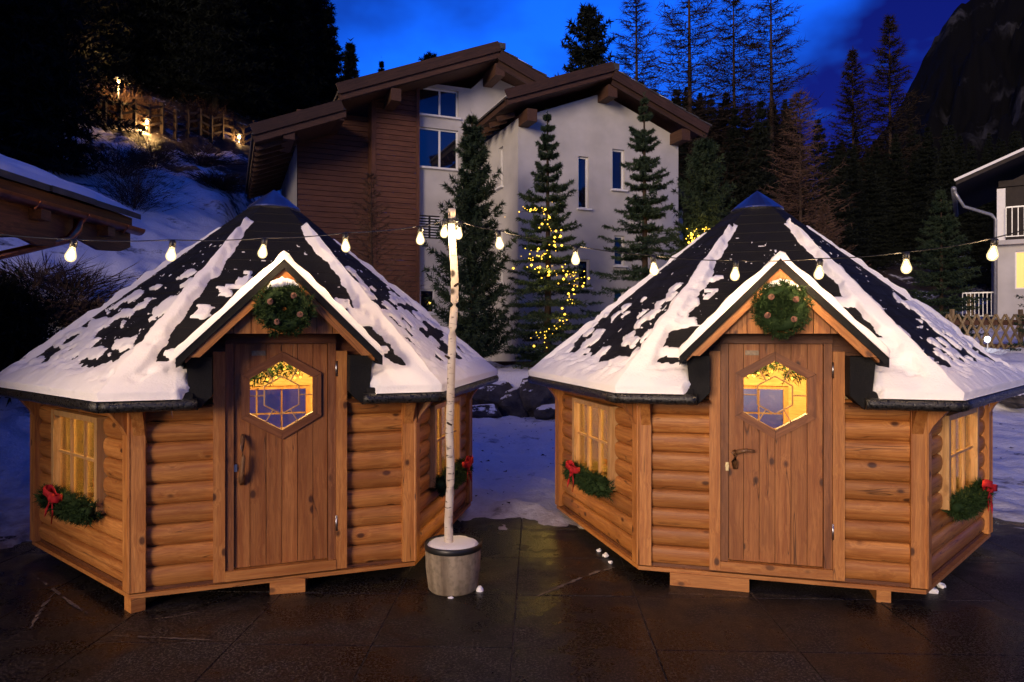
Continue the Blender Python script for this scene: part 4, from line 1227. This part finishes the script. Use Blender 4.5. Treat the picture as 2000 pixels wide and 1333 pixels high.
def bow_mesh():
    mb = MB()
    def ribbon(path, w0, w1):
        n = len(path); v = []
        for i, p in enumerate(path):
            w = w0 + (w1 - w0) * i / (n - 1)
            v += [(p[0], p[1], p[2] - w / 2), (p[0], p[1], p[2] + w / 2), (p[0], p[1] + 0.004, p[2] + w / 2), (p[0], p[1] + 0.004, p[2] - w / 2)]
        f = []
        for i in range(n - 1):
            a = 4 * i; b = a + 4
            f += [(a, b, b + 1, a + 1), (a + 1, b + 1, b + 2, a + 2), (a + 2, b + 2, b + 3, a + 3), (a + 3, b + 3, b, a)]
        mb.add(v, f)
    for sg in (-1, 1):
        ribbon([(0, 0, 0), (sg * .03, -.03, .012), (sg * .07, -.042, .022), (sg * .095, -.02, .026), (sg * .085, .006, .024), (sg * .04, .008, .01), (0, .004, 0)], 0.035, 0.05)
        ribbon([(0, -.005, -.005), (sg * .025, -.022, -.04), (sg * .045, -.02, -.08), (sg * .055, -.028, -.115)], 0.03, 0.05)
    mb.lathe([(0, -.022), (.018, -.016), (.022, 0), (.018, .016), (0, .022)], 10, 0, (0, -0.016, 0))
    return mb.mesh('bow', M['red'], True)
BOW = bow_mesh()
def garland(hid, j, bow_u, label, seed):
    x, y, th = HUTS[hid]; an = th + R(60 * j)
    c, s = math.cos(an), math.sin(an)
    u0, v0, z0 = 0.0, -1.705, 0.60
    w = empty('garland', (x + u0 * c - v0 * s, y + u0 * s + v0 * c, z0), an); tag(w, label, 'garland', 'window garlands with red bows')
    rg = np.random.default_rng(seed)
    n = 420
    t = rg.uniform(-0.44, 0.46, n); b = rg.uniform(0, 6.283, n); rr = 0.074 * np.sqrt(rg.uniform(.1, 1, n)) * (1 - 0.35 * np.abs(t / .47) ** 4)
    S = np.stack([t, rr * np.cos(b) * .8, rr * np.sin(b) - 0.03 * np.cos(t * 3)], 1)
    E_ = S + np.stack([rg.normal(size=n) * .03, np.cos(b) * .02, np.sin(b) * .02 - .01], 1)
    link('greenery', tri_mesh('garland_greenery', needle_tris(rg, S, E_, 13, 0.045, 0.0085, 0.9, 0.7), M['fir']), w)
    MB().tube([(-0.46, 0, -.01), (-.2, 0, -0.03), (.2, 0, -.03), (0.44, 0, -.01)], [.03, .05, .05, .03], 8).build('core', M['fir'], w, smooth=True)
    link('bow', BOW, w, (bow_u, -0.06, 0.03), (0, R(rs.uniform(-25, 25)), 0), (1.25, 1.25, 1.25))
garland(0, -1, -0.06, 'fir garland with red bow under the leftmost hut window', 21)
garland(0, 1, 0.24, 'fir garland with red bow half hidden behind the birch pole', 22)
garland(1, -1, -0.12, 'fir garland with red bow facing the gap on the lever-handled hut', 23)
garland(1, 1, 0.22, 'fir garland with dark red bow under the rightmost hut window', 24)

# decorations seen through the door windows
def inner_deco(hid, label1, label2):
    x, y, th = HUTS[hid]; c, s = math.cos(th), math.sin(th)
    W = lambda p: (x + p[0] * c - p[1] * s, y + p[0] * s + p[1] * c, p[2])
    w = empty('lit_garland', W((0, 0.2, 1.47)), th); tag(w, label1, 'garland', 'lit garlands inside the huts')
    rg = np.random.default_rng(50 + hid); n = 260
    t = rg.uniform(-0.55, 0.55, n)
    S = np.stack([t, rg.normal(size=n) * .05, 0.06 * np.sin(t * 5 + hid) + rg.normal(size=n) * .03], 1); E_ = S + rg.normal(size=(n, 3)) * .05
    link('greenery', tri_mesh('inner_greenery', needle_tris(rg, S, E_, 9, 0.05, 0.012), M['fir']), w)
    mb = MB()
    for k in range(26 if hid else 18):
        p = (rg.uniform(-.5, .5), -0.06, rg.uniform(-.07, .07)); mb.lathe([(0, -.012), (.012, 0), (0, .012)], 6, 0, p)
    tag(mb.build('micro_bulbs', M['fairy'], w), kind='stuff')
    h = link('twig_bundle', boulder_mesh(hid + 7, 0.5), None, W((0.08, -0.55, 0.92)), (0, 0, th), (0.15, 0.15, 0.13)); tag(h, label2, 'decoration')
    h.data.materials[0] = M['fur']
inner_deco(0, 'green garland with few lights inside the birch-side hut', 'brown tuft behind the hexagon pane of the birch-side hut')
inner_deco(1, 'green garland with many lights inside the lever-handled hut', 'brown tuft behind the hexagon pane of the lever-handled hut')

# ------------------------------------------------------------------ planter, birch pole, light strings
PX, PY = -0.425, 5.06
pot = empty('planter', (PX, PY, 0), 0); tag(pot, 'round weathered concrete planter with snow holding the birch pole', 'planter')
pr = [(0.165, 0.0), (0.178, 0.015), (0.196, 0.16), (0.200, 0.285), (0.200, 0.318)]
MB().lathe([(0, 0)] + pr + [(0.185, 0.318)], 36).build('tub', M['pot'], pot, smooth=True)
MB().lathe([(0.183, 0.24), (0.187, 0.328), (0.202, 0.338), (0.209, 0.326), (0.207, 0.300), (0.2015, 0.292)], 36).build('rim', M['black'], pot, smooth=True)
mb = MB(); pf = [(0.0, 0.335), (0.05, 0.336), (0.10, 0.340), (0.15, 0.338), (0.176, 0.330), (0.19, 0.312)]
mb.lathe(pf, 28)
mb.v = [(p[0] * (1 + .04 * nz(p[0] * 9, p[1] * 9)), p[1], p[2] + 0.008 * nz(p[0] * 14, p[1] * 14, 3)) for p in mb.v]
mb.build('snow', M['snow'], pot, smooth=True)
for i, (dx, dy, s) in enumerate(((0.195, -0.05, 0.028), (0.0, -0.185, 0.016))):
    mb = MB().lathe([(s, 0), (s * .9, s * .5), (s * .4, s * .95), (0, s)], 10); mb.v = [(p[0] * (1.4 if i == 1 else 1), p[1], p[2] * (1.3 if i == 0 else .6) + .004 * nz(p[0] * 90, p[1] * 90)) for p in mb.v]
    mb.build('snow_lump', M['snow'], pot, (dx, dy, 0.0), smooth=True)

pole = empty('birch_pole', (PX - 0.02, PY, 0.30)); tag(pole, 'thin white birch trunk standing in the planter and carrying the light string', 'pole')
# centre line read off along its height
ctr = [(877, 1075), (876, 1020), (879, 960), (880, 900), (878, 850), (880, 780), (882, 700), (884, 640), (888, 590), (888, 540), (884, 480), (882, 440), (883, 408)]
pp = []; prad = []
for i, (u, v) in enumerate(ctr):
    q = at(u, v, PY); pp.append((q.x - (PX - 0.02), 0.012 * nz(i * .7, 2), q.z - 0.30)); prad.append(0.032 - 0.0005 * i + 0.003 * nz(i * 1.3, 5))
mb = MB(); fine = []; fr = []
for i in range(len(pp) - 1):
    for k in range(4):
        t = k / 4; fine.append(tuple(pp[i][a] * (1 - t) + pp[i + 1][a] * t for a in range(3))); fr.append(prad[i] * (1 - t) + prad[i + 1] * t + 0.0015 * nz(i * 4 + k, 9))
fine.append(pp[-1]); fr.append(prad[-1])
mb.tube(fine, fr, 14); mb.build('trunk', M['birch'], pole, smooth=True)
for (u, v, sg) in ((888, 560, 1), (882, 830, -1), (878, 700, -1)):
    q = at(u, v, PY)
    MB().tube([(q.x - (PX - .02), -0.02, q.z - .3), (q.x - (PX - .02) + sg * .03, -0.035, q.z - .28)], [0.011, 0.007], 7).build('knot_stub', M['bark'], pole, smooth=True)

MB().lathe([(0.036, -0.02), (0.039, -0.015), (0.039, 0.015), (0.036, 0.02)], 12).build('cable_tie', M['black'], pole, (pp[-2][0] + 0.002, pp[-2][1], 2.345), smooth=True)
bp = [(0.0, -0.060), (0.012, -0.058), (0.023, -0.050), (0.0295, -0.035), (0.0295, -0.022), (0.023, -0.002), (0.0165, 0.016), (0.0150, 0.026)]
BULB = MB().lathe(bp, 14).mesh('bulb', M['bulbglass'], True)
CORE = MB().lathe([(0.0, -0.048), (0.010, -0.044), (0.0175, -0.032), (0.0175, -0.020), (0.011, -0.006), (0.004, 0.012), (0, 0.014)], 10).mesh('filament', M['bulb'], True)
SOCK = MB().lathe([(0.0155, 0.024), (0.019, 0.026), (0.019, 0.062), (0.013, 0.070), (0.0, 0.071)], 10).mesh('socket', M['black'], True)
def light_string(label, pts, ends):
    s = empty('light_string', pts[0]); tag(s, label, 'string lights', 'bulb strings hung over the yard')
    b0 = Vector(pts[0])
    path = []
    hang = [Vector(p) + Vector((0, 0, 0.072)) for p in pts]
    allp = ([Vector(ends[0])] if ends[0] else []) + hang + ([Vector(ends[1])] if ends[1] else [])
    for a, b in zip(allp[:-1], allp[1:]):
        for k in range(6):
            t = k / 6; p = a.lerp(b, t); p.z -= 0.010 * 4 * t * (1 - t); path.append(p - b0)
    path.append(allp[-1] - b0)
    MB().tube(path, 0.0035, 5).build('cable', M['black'], s)
    for p in pts:
        ro = (R(rs.uniform(-9, 9)), R(rs.uniform(-9, 9)), 0)
        link('socket', SOCK, s, Vector(p) - b0, ro)
        link('filament', CORE, link('bulb', BULB, s, Vector(p) - b0, ro))
Ys = lambda px: 4.98 + (px - 883) / 717 * -0.62 if px > 883 else 4.98 - (883 - px) * (4.98 - 4.0) / 743
lpx = [(821, 462), (675, 476), (514, 487), (335, 492), (140, 492)]
rpx = [(975, 471), (1124, 501), (1277, 521), (1436, 531), (1600, 528), (1770, 516), (1940, 490)]
Lp = [tuple(at(u, v, Ys(u))) for u, v in lpx]; Rp = [tuple(at(u, v, Ys(u))) for u, v in rpx]
Lp.append((-2.98, 3.83, 2.33)); Lp.append((-3.44, 3.65, 2.38)); Rp.append((3.25, 3.95, 2.47))
top = (PX - 0.0, PY - 0.03, 2.66)
light_string('black cable with glowing bulbs running from the birch pole to the left chalet', [tuple(at(868, 449, 5.02))] + Lp, (top, (-4.5, 3.3, 2.6)))
light_string('black cable with glowing bulbs running from the birch pole across the lever-handled hut', [tuple(at(896, 452, 4.98))] + Rp, (top, (4.3, 3.6, 2.65)))

# ------------------------------------------------------------------ trees in front of the apartment house
def base_at(px, Y): 
    x = (px - CXP) / FPX * Y
    return (x, Y, terr(x, Y) - 0.05)
def top_h(py, Y, bz): return CAM_Z + (CYP - py) / FPX * Y - bz
b = base_at(922, 17.3)
conifer('stone_pine', 'dense dark stone pine with upswept branches left of the lit spruce', 'tree', b, top_h(222, 17.3, b[2]), 1.2, 1, 27, 8, 8, 14, 0.13, 0.028, 'pine', z0=0.04, droop=-0.2, up=0.42, shape=0.75, rag=1, gap=0.05)
b = base_at(1069, 17.8)
sp_base, sp_h = b, top_h(212, 17.8, b[2])
conifer('spruce', 'spruce wound with yellow fairy lights in front of the white gable', 'tree', b, sp_h, 1.5, 2, 24, 8, 10, 17, 0.085, 0.022, 'spruce', z0=0.07, droop=0.42, up=0.30, shape=0.95, rag=1, gap=0.04)
b = base_at(1258, 18.3)
conifer('spruce', 'tall unlit spruce right of the narrow house windows', 'tree', b, top_h(178, 18.3, b[2]), 1.6, 3, 27, 8, 10, 17, 0.085, 0.022, 'spruce', z0=0.05, droop=0.45, up=0.30, shape=0.95, rag=1, gap=0.04)
b = base_at(1375, 18.6)
t3_base, t3_h = b, top_h(262, 18.6, b[2])
conifer('stone_pine', 'bushy pine with a few fairy lights rising behind the right hut roof', 'tree', b, t3_h, 1.25, 4, 25, 8, 8, 13, 0.12, 0.026, 'pine', z0=0.04, droop=-0.2, up=0.35, shape=0.55)
b = base_at(1838, 22.5)
conifer('spruce', 'dim spruce standing left of the white house balcony', 'tree', b, top_h(365, 22.5, b[2]), 1.45, 5, 24, 7, 8, 10, 0.10, 0.028, 'pine', droop=0.2, up=0.2)
b = base_at(2068, 18.5)
conifer('spruce', 'spruce whose branches reach in at the right edge over the lattice fence', 'tree', b, 3.6, 1.2, 6, 16, 7, 8, 11, 0.08, 0.022, 'pine', droop=0.25, up=0.2)

def fairy(label, pix, Y, jitter, per, seed):
    rg = random.Random(seed)
    pts = []
    for (u0, v0), (u1, v1) in zip(pix[:-1], pix[1:]):
        n = max(1, int(math.hypot(u1 - u0, v1 - v0) / per))
        for k in range(n):
            t = (k + rg.random() * .6) / n
            pts.append(at(u0 + (u1 - u0) * t + rg.gauss(0, jitter), v0 + (v1 - v0) * t + rg.gauss(0, jitter), Y + rg.uniform(-.15, .15)))
    for k in range(len(pts) // 2):
        q = rg.choice(pts); pts.append(q + Vector((rg.gauss(0, .14), rg.uniform(0, .3), rg.gauss(0, .12))))
    o = empty('fairy_lights', pts[0]); tag(o, label, 'fairy lights')
    mb = MB(); oct_f = [(0, 2, 4), (2, 1, 4), (1, 3, 4), (3, 0, 4), (2, 0, 5), (1, 2, 5), (3, 1, 5), (0, 3, 5)]
    for p in pts:
        r = rg.choice([0.010, 0.013, 0.016, 0.02, 0.034]); q = p - pts[0]
        mb.add([(q.x + r, q.y, q.z), (q.x - r, q.y, q.z), (q.x, q.y + r, q.z), (q.x, q.y - r, q.z), (q.x, q.y, q.z + r), (q.x, q.y, q.z - r)], oct_f)
    tag(mb.build('bulbs', M['fairy'], o), kind='stuff')
    MB().tube([p - pts[0] for p in pts[:len(pts) * 2 // 3]], 0.004, 4).build('wire', M['black'], o)
    for k in range(3, len(pts), max(6, len(pts) // 7)):
        ld = bpy.data.lights.new('fairy_light', 'POINT'); ld.energy = 7.0; ld.color = (1.0, 0.62, 0.12); ld.shadow_soft_size = 0.03
        lo = bpy.data.objects.new('bulb_light', ld); lo.parent = o; lo.location = pts[k] - pts[0] + Vector((0, -0.12, 0)); col.objects.link(lo)
fairy('yellow fairy lights zigzagging over the spruce by the gable', [(1016, 412), (1055, 410), (1072, 432), (1092, 458), (1088, 476), (1070, 496), (1034, 508), (1052, 528), (1078, 530), (1100, 520), (1122, 536), (1126, 556), (1116, 588), (1106, 606), (1100, 626), (1080, 642), (1062, 656), (1044, 668)], 16.9, 5.5, 4.0, 1)
fairy('short yellow fairy light chain on the pine behind the right hut', [(1345, 468), (1360, 452), (1368, 447), (1385, 448), (1352, 474), (1348, 462), (1372, 458)], 17.6, 4.0, 5.0, 2)

# ------------------------------------------------------------------ hillside: fence, lamps, bushes
p1 = at_ter(205, 250); p2 = at_ter(495, 286, 26)
hf = empty('path_fence', p1); tag(hf, 'dark rail fence along the lamp-lit path on the hillside', 'fence')
NPO = 13
prev = None
for k in range(NPO):
    t = k / (NPO - 1); q = p1.lerp(p2, t); q.z = terr(q.x, q.y)
    MB().box((0, 0, 0), (1.5, 0.14, 0.14)).build('post', M['dkpost'], hf, (q.x - p1.x, q.y - p1.y, q.z - p1.z + 0.55), (0, R(90), 0))
    if prev is not None:
        d = q - prev
        for hz in (0.35, 0.72, 1.1):
            o = MB().box((0, 0, 0), (d.length + .1, 0.05, 0.09)).build('rail', M['dkpost'], hf)
            m = (q + prev) / 2 - p1 + Vector((0, -.1, hz)); o.location = m
            o.rotation_euler = d.to_track_quat('X', 'Z').to_euler()
    prev = q.copy()
def path_lamp(px, py, hgt, power, label, back=1.2):
    q = at_ter(px, py); q.y += back; q.z = terr(q.x, q.y)
    o = empty('path_lamp', q); tag(o, label, 'lamp', 'lamps along the hillside path')
    MB().tube([(0, 0, -0.1), (0, 0, hgt)], 0.05, 8).build('post', M['black'], o, smooth=True)
    MB().lathe([(0.0, 0.34), (0.16, 0.24), (0.17, 0.22), (0.03, 0.22)], 12).build('hood', M['black'], o, (0, 0, hgt))
    MB().lathe([(0.03, 0.0), (0.10, 0.05), (0.11, 0.17), (0.05, 0.21), (0, .21)], 12).build('globe', M['lampglow'], o, (0, 0, hgt), smooth=True).scale = (.55, .55, .9)
    ld = bpy.data.lights.new('path_lamp_light', 'POINT'); ld.energy = power; ld.color = (1.0, 0.55, 0.18); ld.shadow_soft_size = 0.12
    lo = bpy.data.objects.new('lamp_light', ld); lo.parent = o; lo.location = (0, -0.05, hgt - 0.12); col.objects.link(lo)
path_lamp(200, 246, 1.9, 520, 'lit path lamp among bare bushes at the head of the hillside path')
path_lamp(268, 262, 0.35, 420, 'low lit path lamp behind the dark rail fence', 0.8)
path_lamp(455, 284, 0.3, 300, 'low lit path lamp where the rail fence meets the house roof', 0.8)

def bush(px, py, r, h, seed, label, n=1100, mat='twig', Y=None, w=0.022, dense=False):
    q = at_ter(px, py) if Y is None else at(px, py, Y)
    rg = np.random.default_rng(seed)
    o = empty('bush', q); tag(o, label, 'bush', 'bushes on the snowy hillside')
    S = np.stack([rg.normal(size=n) * r * .25, rg.normal(size=n) * r * .25, rg.uniform(-.1, .45, n) * h], 1)
    D = np.stack([S[:, 0] * 2 + rg.normal(size=n) * r * .35, S[:, 1] * 2 + rg.normal(size=n) * r * .35, rg.uniform(.12, .6, n) * h], 1)
    V = [blade_tris(rg, S, S + D, w)]
    S2 = np.repeat(S + D * .5, 3, 0); D2 = np.repeat(D, 3, 0) * .4 + rg.normal(size=S2.shape) * .13 * h
    V.append(blade_tris(rg, S2, S2 + D2, w * .7))
    if dense: V.append(needle_tris(rg, S2, S2 + D2, 4, .10, .035))
    link('twigs', tri_mesh('twigs', np.concatenate(V), M[mat]), o)
    MB().tube([(0, 0, -.2), (0.02, 0, h * .25)], [.04, .02], 6).build('stem', M['bark'], o)
bush(262, 410, 0.9, 1.5, 1, 'large bare bush on the snow above the left hut bulbs', 420, w=0.014)
bush(300, 332, 0.8, 1.2, 2, 'bare bush high on the slope below the rail fence', 350, w=0.016)
bush(140, 600, 0.75, 1.0, 3, 'dark bush on the slope just under the chalet eave', 260)
bush(65, 570, 0.8, 0.8, 4, 'dark bush on the slope at the far left edge', 200)
bush(165, 640, 0.5, 0.5, 5, 'small round dark bush beside the left hut roof', 700, dense=True)
bush(-8, 745, 0.30, 1.4, 6, 'big black conifer bush against the left edge beside the hut', 2600, 'far', 9.6, dense=True)
bush(225, 240, 0.9, 1.6, 7, 'lamp-lit bare bush at the head of the path', 900, 'larch')
bush(290, 250, 0.8, 1.5, 8, 'lamp-lit bare bush behind the rail fence', 800, 'larch')
bush(400, 262, 1.0, 1.8, 9, 'bare bush behind the middle of the rail fence', 800)
bush(430, 372, 0.8, 0.7, 10, 'low shrub on the snow beside the house eave', 800)
bush(235, 345, 1.0, 1.2, 11, 'dark thicket left on the slope below the fence', 420, w=0.018)
bush(390, 325, 1.2, 0.8, 12, 'dark thicket under the right half of the rail fence', 500, w=0.018)
b = base_at(725, 19.0)
o = larch('bare_birch', 'bare leafless tree in front of the dark wooden cladding', b, top_h(330, 19, b[2]), 1.4, 31, nw=34, nb=4, ntw=7, mat='larch', w=0.018, z0=0.15, tw=3, droop=-0.35)

# ------------------------------------------------------------------ trees seen against the sky
def sky_tree(kind, px, py, Y, r, seed, label, **kw):
    b = base_at(px, Y); h = top_h(py, Y, b[2])
    if kind == 'larch': return larch('larch', label, b, h, r, seed, group='trees against the evening sky', **kw)
    return conifer('conifer', label, 'tree', b, h, r, seed, kw.get('nw', 34), 8, 7, 6, kw.get('ln', .34), kw.get('wd', .10), 'far', group='trees against the evening sky', droop=kw.get('droop', .2), up=.2, shape=kw.get('shape', .75))
sky_tree('conifer', 1150, 8, 42, 2.9, 41, 'dense black stone pine above the ridge of the white gable', shape=0.42, droop=-0.2)
sky_tree('larch', 1242, -70, 44, 4.2, 42, 'bare larch just right of the dense black stone pine', mat='twig_far', w=0.055)
sky_tree('larch', 1345, -150, 42, 4.8, 43, 'thick-trunked bare larch above the right slope of the white gable', mat='twig_far', w=0.06)
sky_tree('larch', 1432, -60, 47, 4.5, 44, 'bare larch in the middle of the larch row', mat='twig_far', w=0.06)
sky_tree('larch', 1505, -90, 45, 4.4, 45, 'tall bare larch at the right end of the larch row', mat='twig_far', w=0.06)
sky_tree('larch', 1562, 170, 27, 2.6, 46, 'young reddish-brown larch behind the right hut cap', mat='larch', w=0.028, droop=0.0)
sky_tree('larch', 1610, 395, 24, 1.6, 47, 'small brown larch leaning at the right hut roof edge', mat='larch', w=0.022, droop=0.0)
sky_tree('larch', 1665, 92, 62, 3.2, 48, 'slim bare larch left of the pair beside the mountain', mat='twig_far', w=0.09)
sky_tree('larch', 1737, 25, 60, 4.2, 49, 'tall bare larch beside the dark mountain', mat='twig_far', w=0.09)
sky_tree('conifer', 638, 8, 52, 3.0, 50, 'tall black conifer at the edge of the left forest', droop=.25)
sky_tree('conifer', 684, 78, 50, 2.0, 51, 'slim black conifer rising left of the big house roof', droop=.25)
sky_tree('conifer', 745, 113, 80, 3.0, 52, 'small distant conifer left of the other two over the roof', droop=.3, shape=1.0, ln=.3, wd=.06, nw=46)
sky_tree('conifer', 786, 125, 84, 2.0, 53, 'faint small conifer between two others over the roof', droop=.3, shape=1.0, ln=.3, wd=.06, nw=46)
sky_tree('conifer', 840, 104, 70, 2.8, 54, 'round-topped distant conifer above the big house roof', shape=.4, droop=-.1)
sky_tree('conifer', 560, -60, 50, 3.4, 55, 'black conifer in the left forest reaching the top edge')
sky_tree('conifer', 335, -120, 58, 2.6, 56, 'black conifer standing between two gaps of blue sky')

for (u_, v_, Y_, r_, sd_, lab_) in ((-40, -900, 26, 3.6, 61, 'black conifer filling the top left corner'), (45, -350, 21, 1.9, 64, 'broad black conifer rising straight above the old chalet roof'), (85, -700, 28, 3.2, 62, 'tall black conifer just left of the path lamp'), (150, -500, 40, 2.8, 63, 'black conifer behind the lit path lamp')):
    b_ = base_at(u_, Y_); conifer('conifer', lab_, 'tree', b_, top_h(v_, Y_, b_[2]), r_, sd_, 40, 8, 8, 7, .30, .07, 'far', group='trees against the evening sky', z0=0.01, droop=.3, up=.15, shape=.6)

def forest_points():
    rg = np.random.default_rng(9)
    spots = []
    for i in range(130):      # left slope
        Y = rg.uniform(40, 78); px = rg.uniform(-180, 610)
        if 225 < px < 320 and rg.random() < .85: continue
        if 425 < px < 475 and rg.random() < .8: continue
        if px > 470 and Y < 46: continue
        spots.append((*base_at(px, Y), rg.uniform(15, 25)))
    for i in range(24): spots.append((*base_at(rg.uniform(-180, 150), rg.uniform(44, 60)), rg.uniform(18, 26)))
    for i in range(40):       # more of the wood, out of frame, added to shade the left hillside
        x_, y_ = rg.uniform(-36, -20), rg.uniform(-4, 13)
        if x_ / max(y_, .5) > -1.15: continue
        spots.append((x_, y_, float(terr0(x_, max(y_, 6.0))), rg.uniform(15, 22)))
    for i in range(170):      # right slope behind the huts
        Y = rg.uniform(38, 95); px = rg.uniform(1090, 2250)
        lim = np.interp(px, [1090, 1200, 1600, 1640, 1700, 1760, 2250], [175, 150, 190, 235, 250, 215, 290]) + rg.uniform(0, 90)
        b = base_at(px, Y); h = CAM_Z + (CYP - lim) / FPX * Y - b[2]
        spots.append((*b, min(h, 26)))
    return np.array([q for q in spots if q[3] > 3])
FP = forest_points()
fme = bpy.data.meshes.new('forest'); fme.from_pydata([tuple(q[:3]) for q in FP], [], [])
fme.attributes.new('tree_height', 'FLOAT', 'POINT').data.foreach_set('value', FP[:, 3].astype(np.float32))
fme.materials.append(M['far'])
fo = link('forest', fme)
tag(fo, 'black conifer forest on the slopes behind the houses', 'forest', kind='stuff')
gn = bpy.data.node_groups.new('forest_trees', 'GeometryNodeTree')
gn.interface.new_socket('Geometry', in_out='INPUT', socket_type='NodeSocketGeometry')
gn.interface.new_socket('Geometry', in_out='OUTPUT', socket_type='NodeSocketGeometry')
gi, go = gn.nodes.new('NodeGroupInput'), gn.nodes.new('NodeGroupOutput')
iop = gn.nodes.new('GeometryNodeInstanceOnPoints'); jn = gn.nodes.new('GeometryNodeJoinGeometry')
for k in range(3):
    rgk = np.random.default_rng(70 + k)
    S, E_, m_ = conifer_segs(rgk, 1.0, 0.15 + .02 * k, 34, 8, 6, droop=0.28, up=0.12, shape=0.75)
    pm = tri_mesh('forest_tree', np.concatenate([needle_tris(rgk, S, E_, 6, 0.015, 0.0045), blade_tris(rgk, np.array([[0., 0, -.03]]), np.array([[0., 0, .95]]), .022)]), M['far'])
    po = bpy.data.objects.new('forest_tree', pm)
    oi = gn.nodes.new('GeometryNodeObjectInfo'); oi.inputs['Object'].default_value = po; oi.inputs['As Instance'].default_value = True
    gn.links.new(oi.outputs['Geometry'], jn.inputs[0])
na = gn.nodes.new('GeometryNodeInputNamedAttribute'); na.data_type = 'FLOAT'; na.inputs['Name'].default_value = 'tree_height'
rv = gn.nodes.new('FunctionNodeRandomValue'); rv.data_type = 'FLOAT_VECTOR'; rv.inputs[1].default_value = (0, 0, 6.283)
gn.links.new(gi.outputs[0], iop.inputs['Points']); gn.links.new(jn.outputs[0], iop.inputs['Instance'])
iop.inputs['Pick Instance'].default_value = True
gn.links.new(na.outputs[0], iop.inputs['Scale']); gn.links.new(rv.outputs[0], iop.inputs['Rotation'])
gn.links.new(iop.outputs[0], go.inputs[0])
fo.modifiers.new('trees', 'NODES').node_group = gn

# pale sand and snow streaks on the paving
def streak(pix, w, seed):
    rgs = random.Random(seed); v = []; f = []
    n = 26
    for k in range(n + 1):
        t = k / n * (len(pix) - 1); i = min(int(t), len(pix) - 2); q = t - i
        u_, v_ = [pix[i][a] * (1 - q) + pix[i + 1][a] * q for a in (0, 1)]
        Y = CAM_Z * FPX / (v_ - CYP); p = at(u_, v_, Y)
        ww = w * (0.35 + rgs.random()) * math.sin(math.pi * (k + .5) / (n + 1)) ** .5
        v += [(p.x, p.y - ww / 2, 0.0035), (p.x, p.y + ww / 2, 0.0035)]
    f = [(2 * k, 2 * k + 2, 2 * k + 3, 2 * k + 1) for k in range(n) if rgs.random() < .85]
    MB().add(v, f).build('sand_streak', M['sand'], yard_o)
M['sand'] = mat_plain('pale_sand', (0.13, 0.10, 0.08), 0.8, 0, 0.5, 40, 0.5)
streak([(1048, 1166), (1110, 1140), (1165, 1118), (1205, 1108)], 0.045, 1)
streak([(60, 1228), (75, 1200), (95, 1170), (112, 1155)], 0.07, 2)
streak([(60, 1122), (95, 1145), (140, 1180), (180, 1205)], 0.03, 3)
streak([(210, 1242), (320, 1247), (420, 1252)], 0.018, 4)
streak([(300, 1210), (340, 1206), (385, 1196)], 0.018, 5)
streak([(1300, 1160), (1400, 1163), (1480, 1168)], 0.012, 6)

# ------------------------------------------------------------------ small litter
rg = np.random.default_rng(77); mb = MB()
for k in range(150):
    Y = rg.uniform(7.2, 15); X = rg.uniform(-.11, .10) * Y if k < 110 else rg.uniform(.62, .8) * Y
    s = rg.uniform(.012, .04); a = rg.uniform(0, 6.28); z = terr(X, Y) + .012
    mb.add([(X + s * math.cos(a + q), Y + s * math.sin(a + q), z + rg.uniform(-.004, .02)) for q in (0, 2.0, 3.6)], [(0, 1, 2)])
tag(mb.build('leaf_litter', M['earth']), 'dark leaf scraps scattered on the trodden snow', 'litter', kind='stuff')
import bmesh
bm = bmesh.new(); bmesh.ops.create_icosphere(bm, subdivisions=2, radius=1)
for v in bm.verts: v.co *= 1 + .6 * fbm(v.co.x * 1.7, v.co.y * 1.7, v.co.z * 1.7, 3)
CL = bpy.data.meshes.new('snow_clump'); bm.to_mesh(CL); bm.free(); CL.materials.append(M['snow'])
for (u, v, s, lab) in ((1170, 1078, .028, 'small snow clump lying farthest along the right hut base'), (1183, 1088, .034, 'largest snow clump on the paving beside the right hut base'), (1193, 1101, .026, 'snow clump nearest the right hut corner on the paving'),
                  (1820, 1158, .05, 'broken snow heap under the far right hut corner'), (1838, 1148, .04, 'snow lump beside the heap under the far right corner')):
    Y = CAM_Z * FPX / (v - CYP)
    tag(link('snow_clump', CL, None, at(u, v, Y) + Vector((0, 0, s * .4)), (0, 0, u), (s * .75, s * .7, s * .5)), lab, 'snow clump', 'snow clumps on the paving')
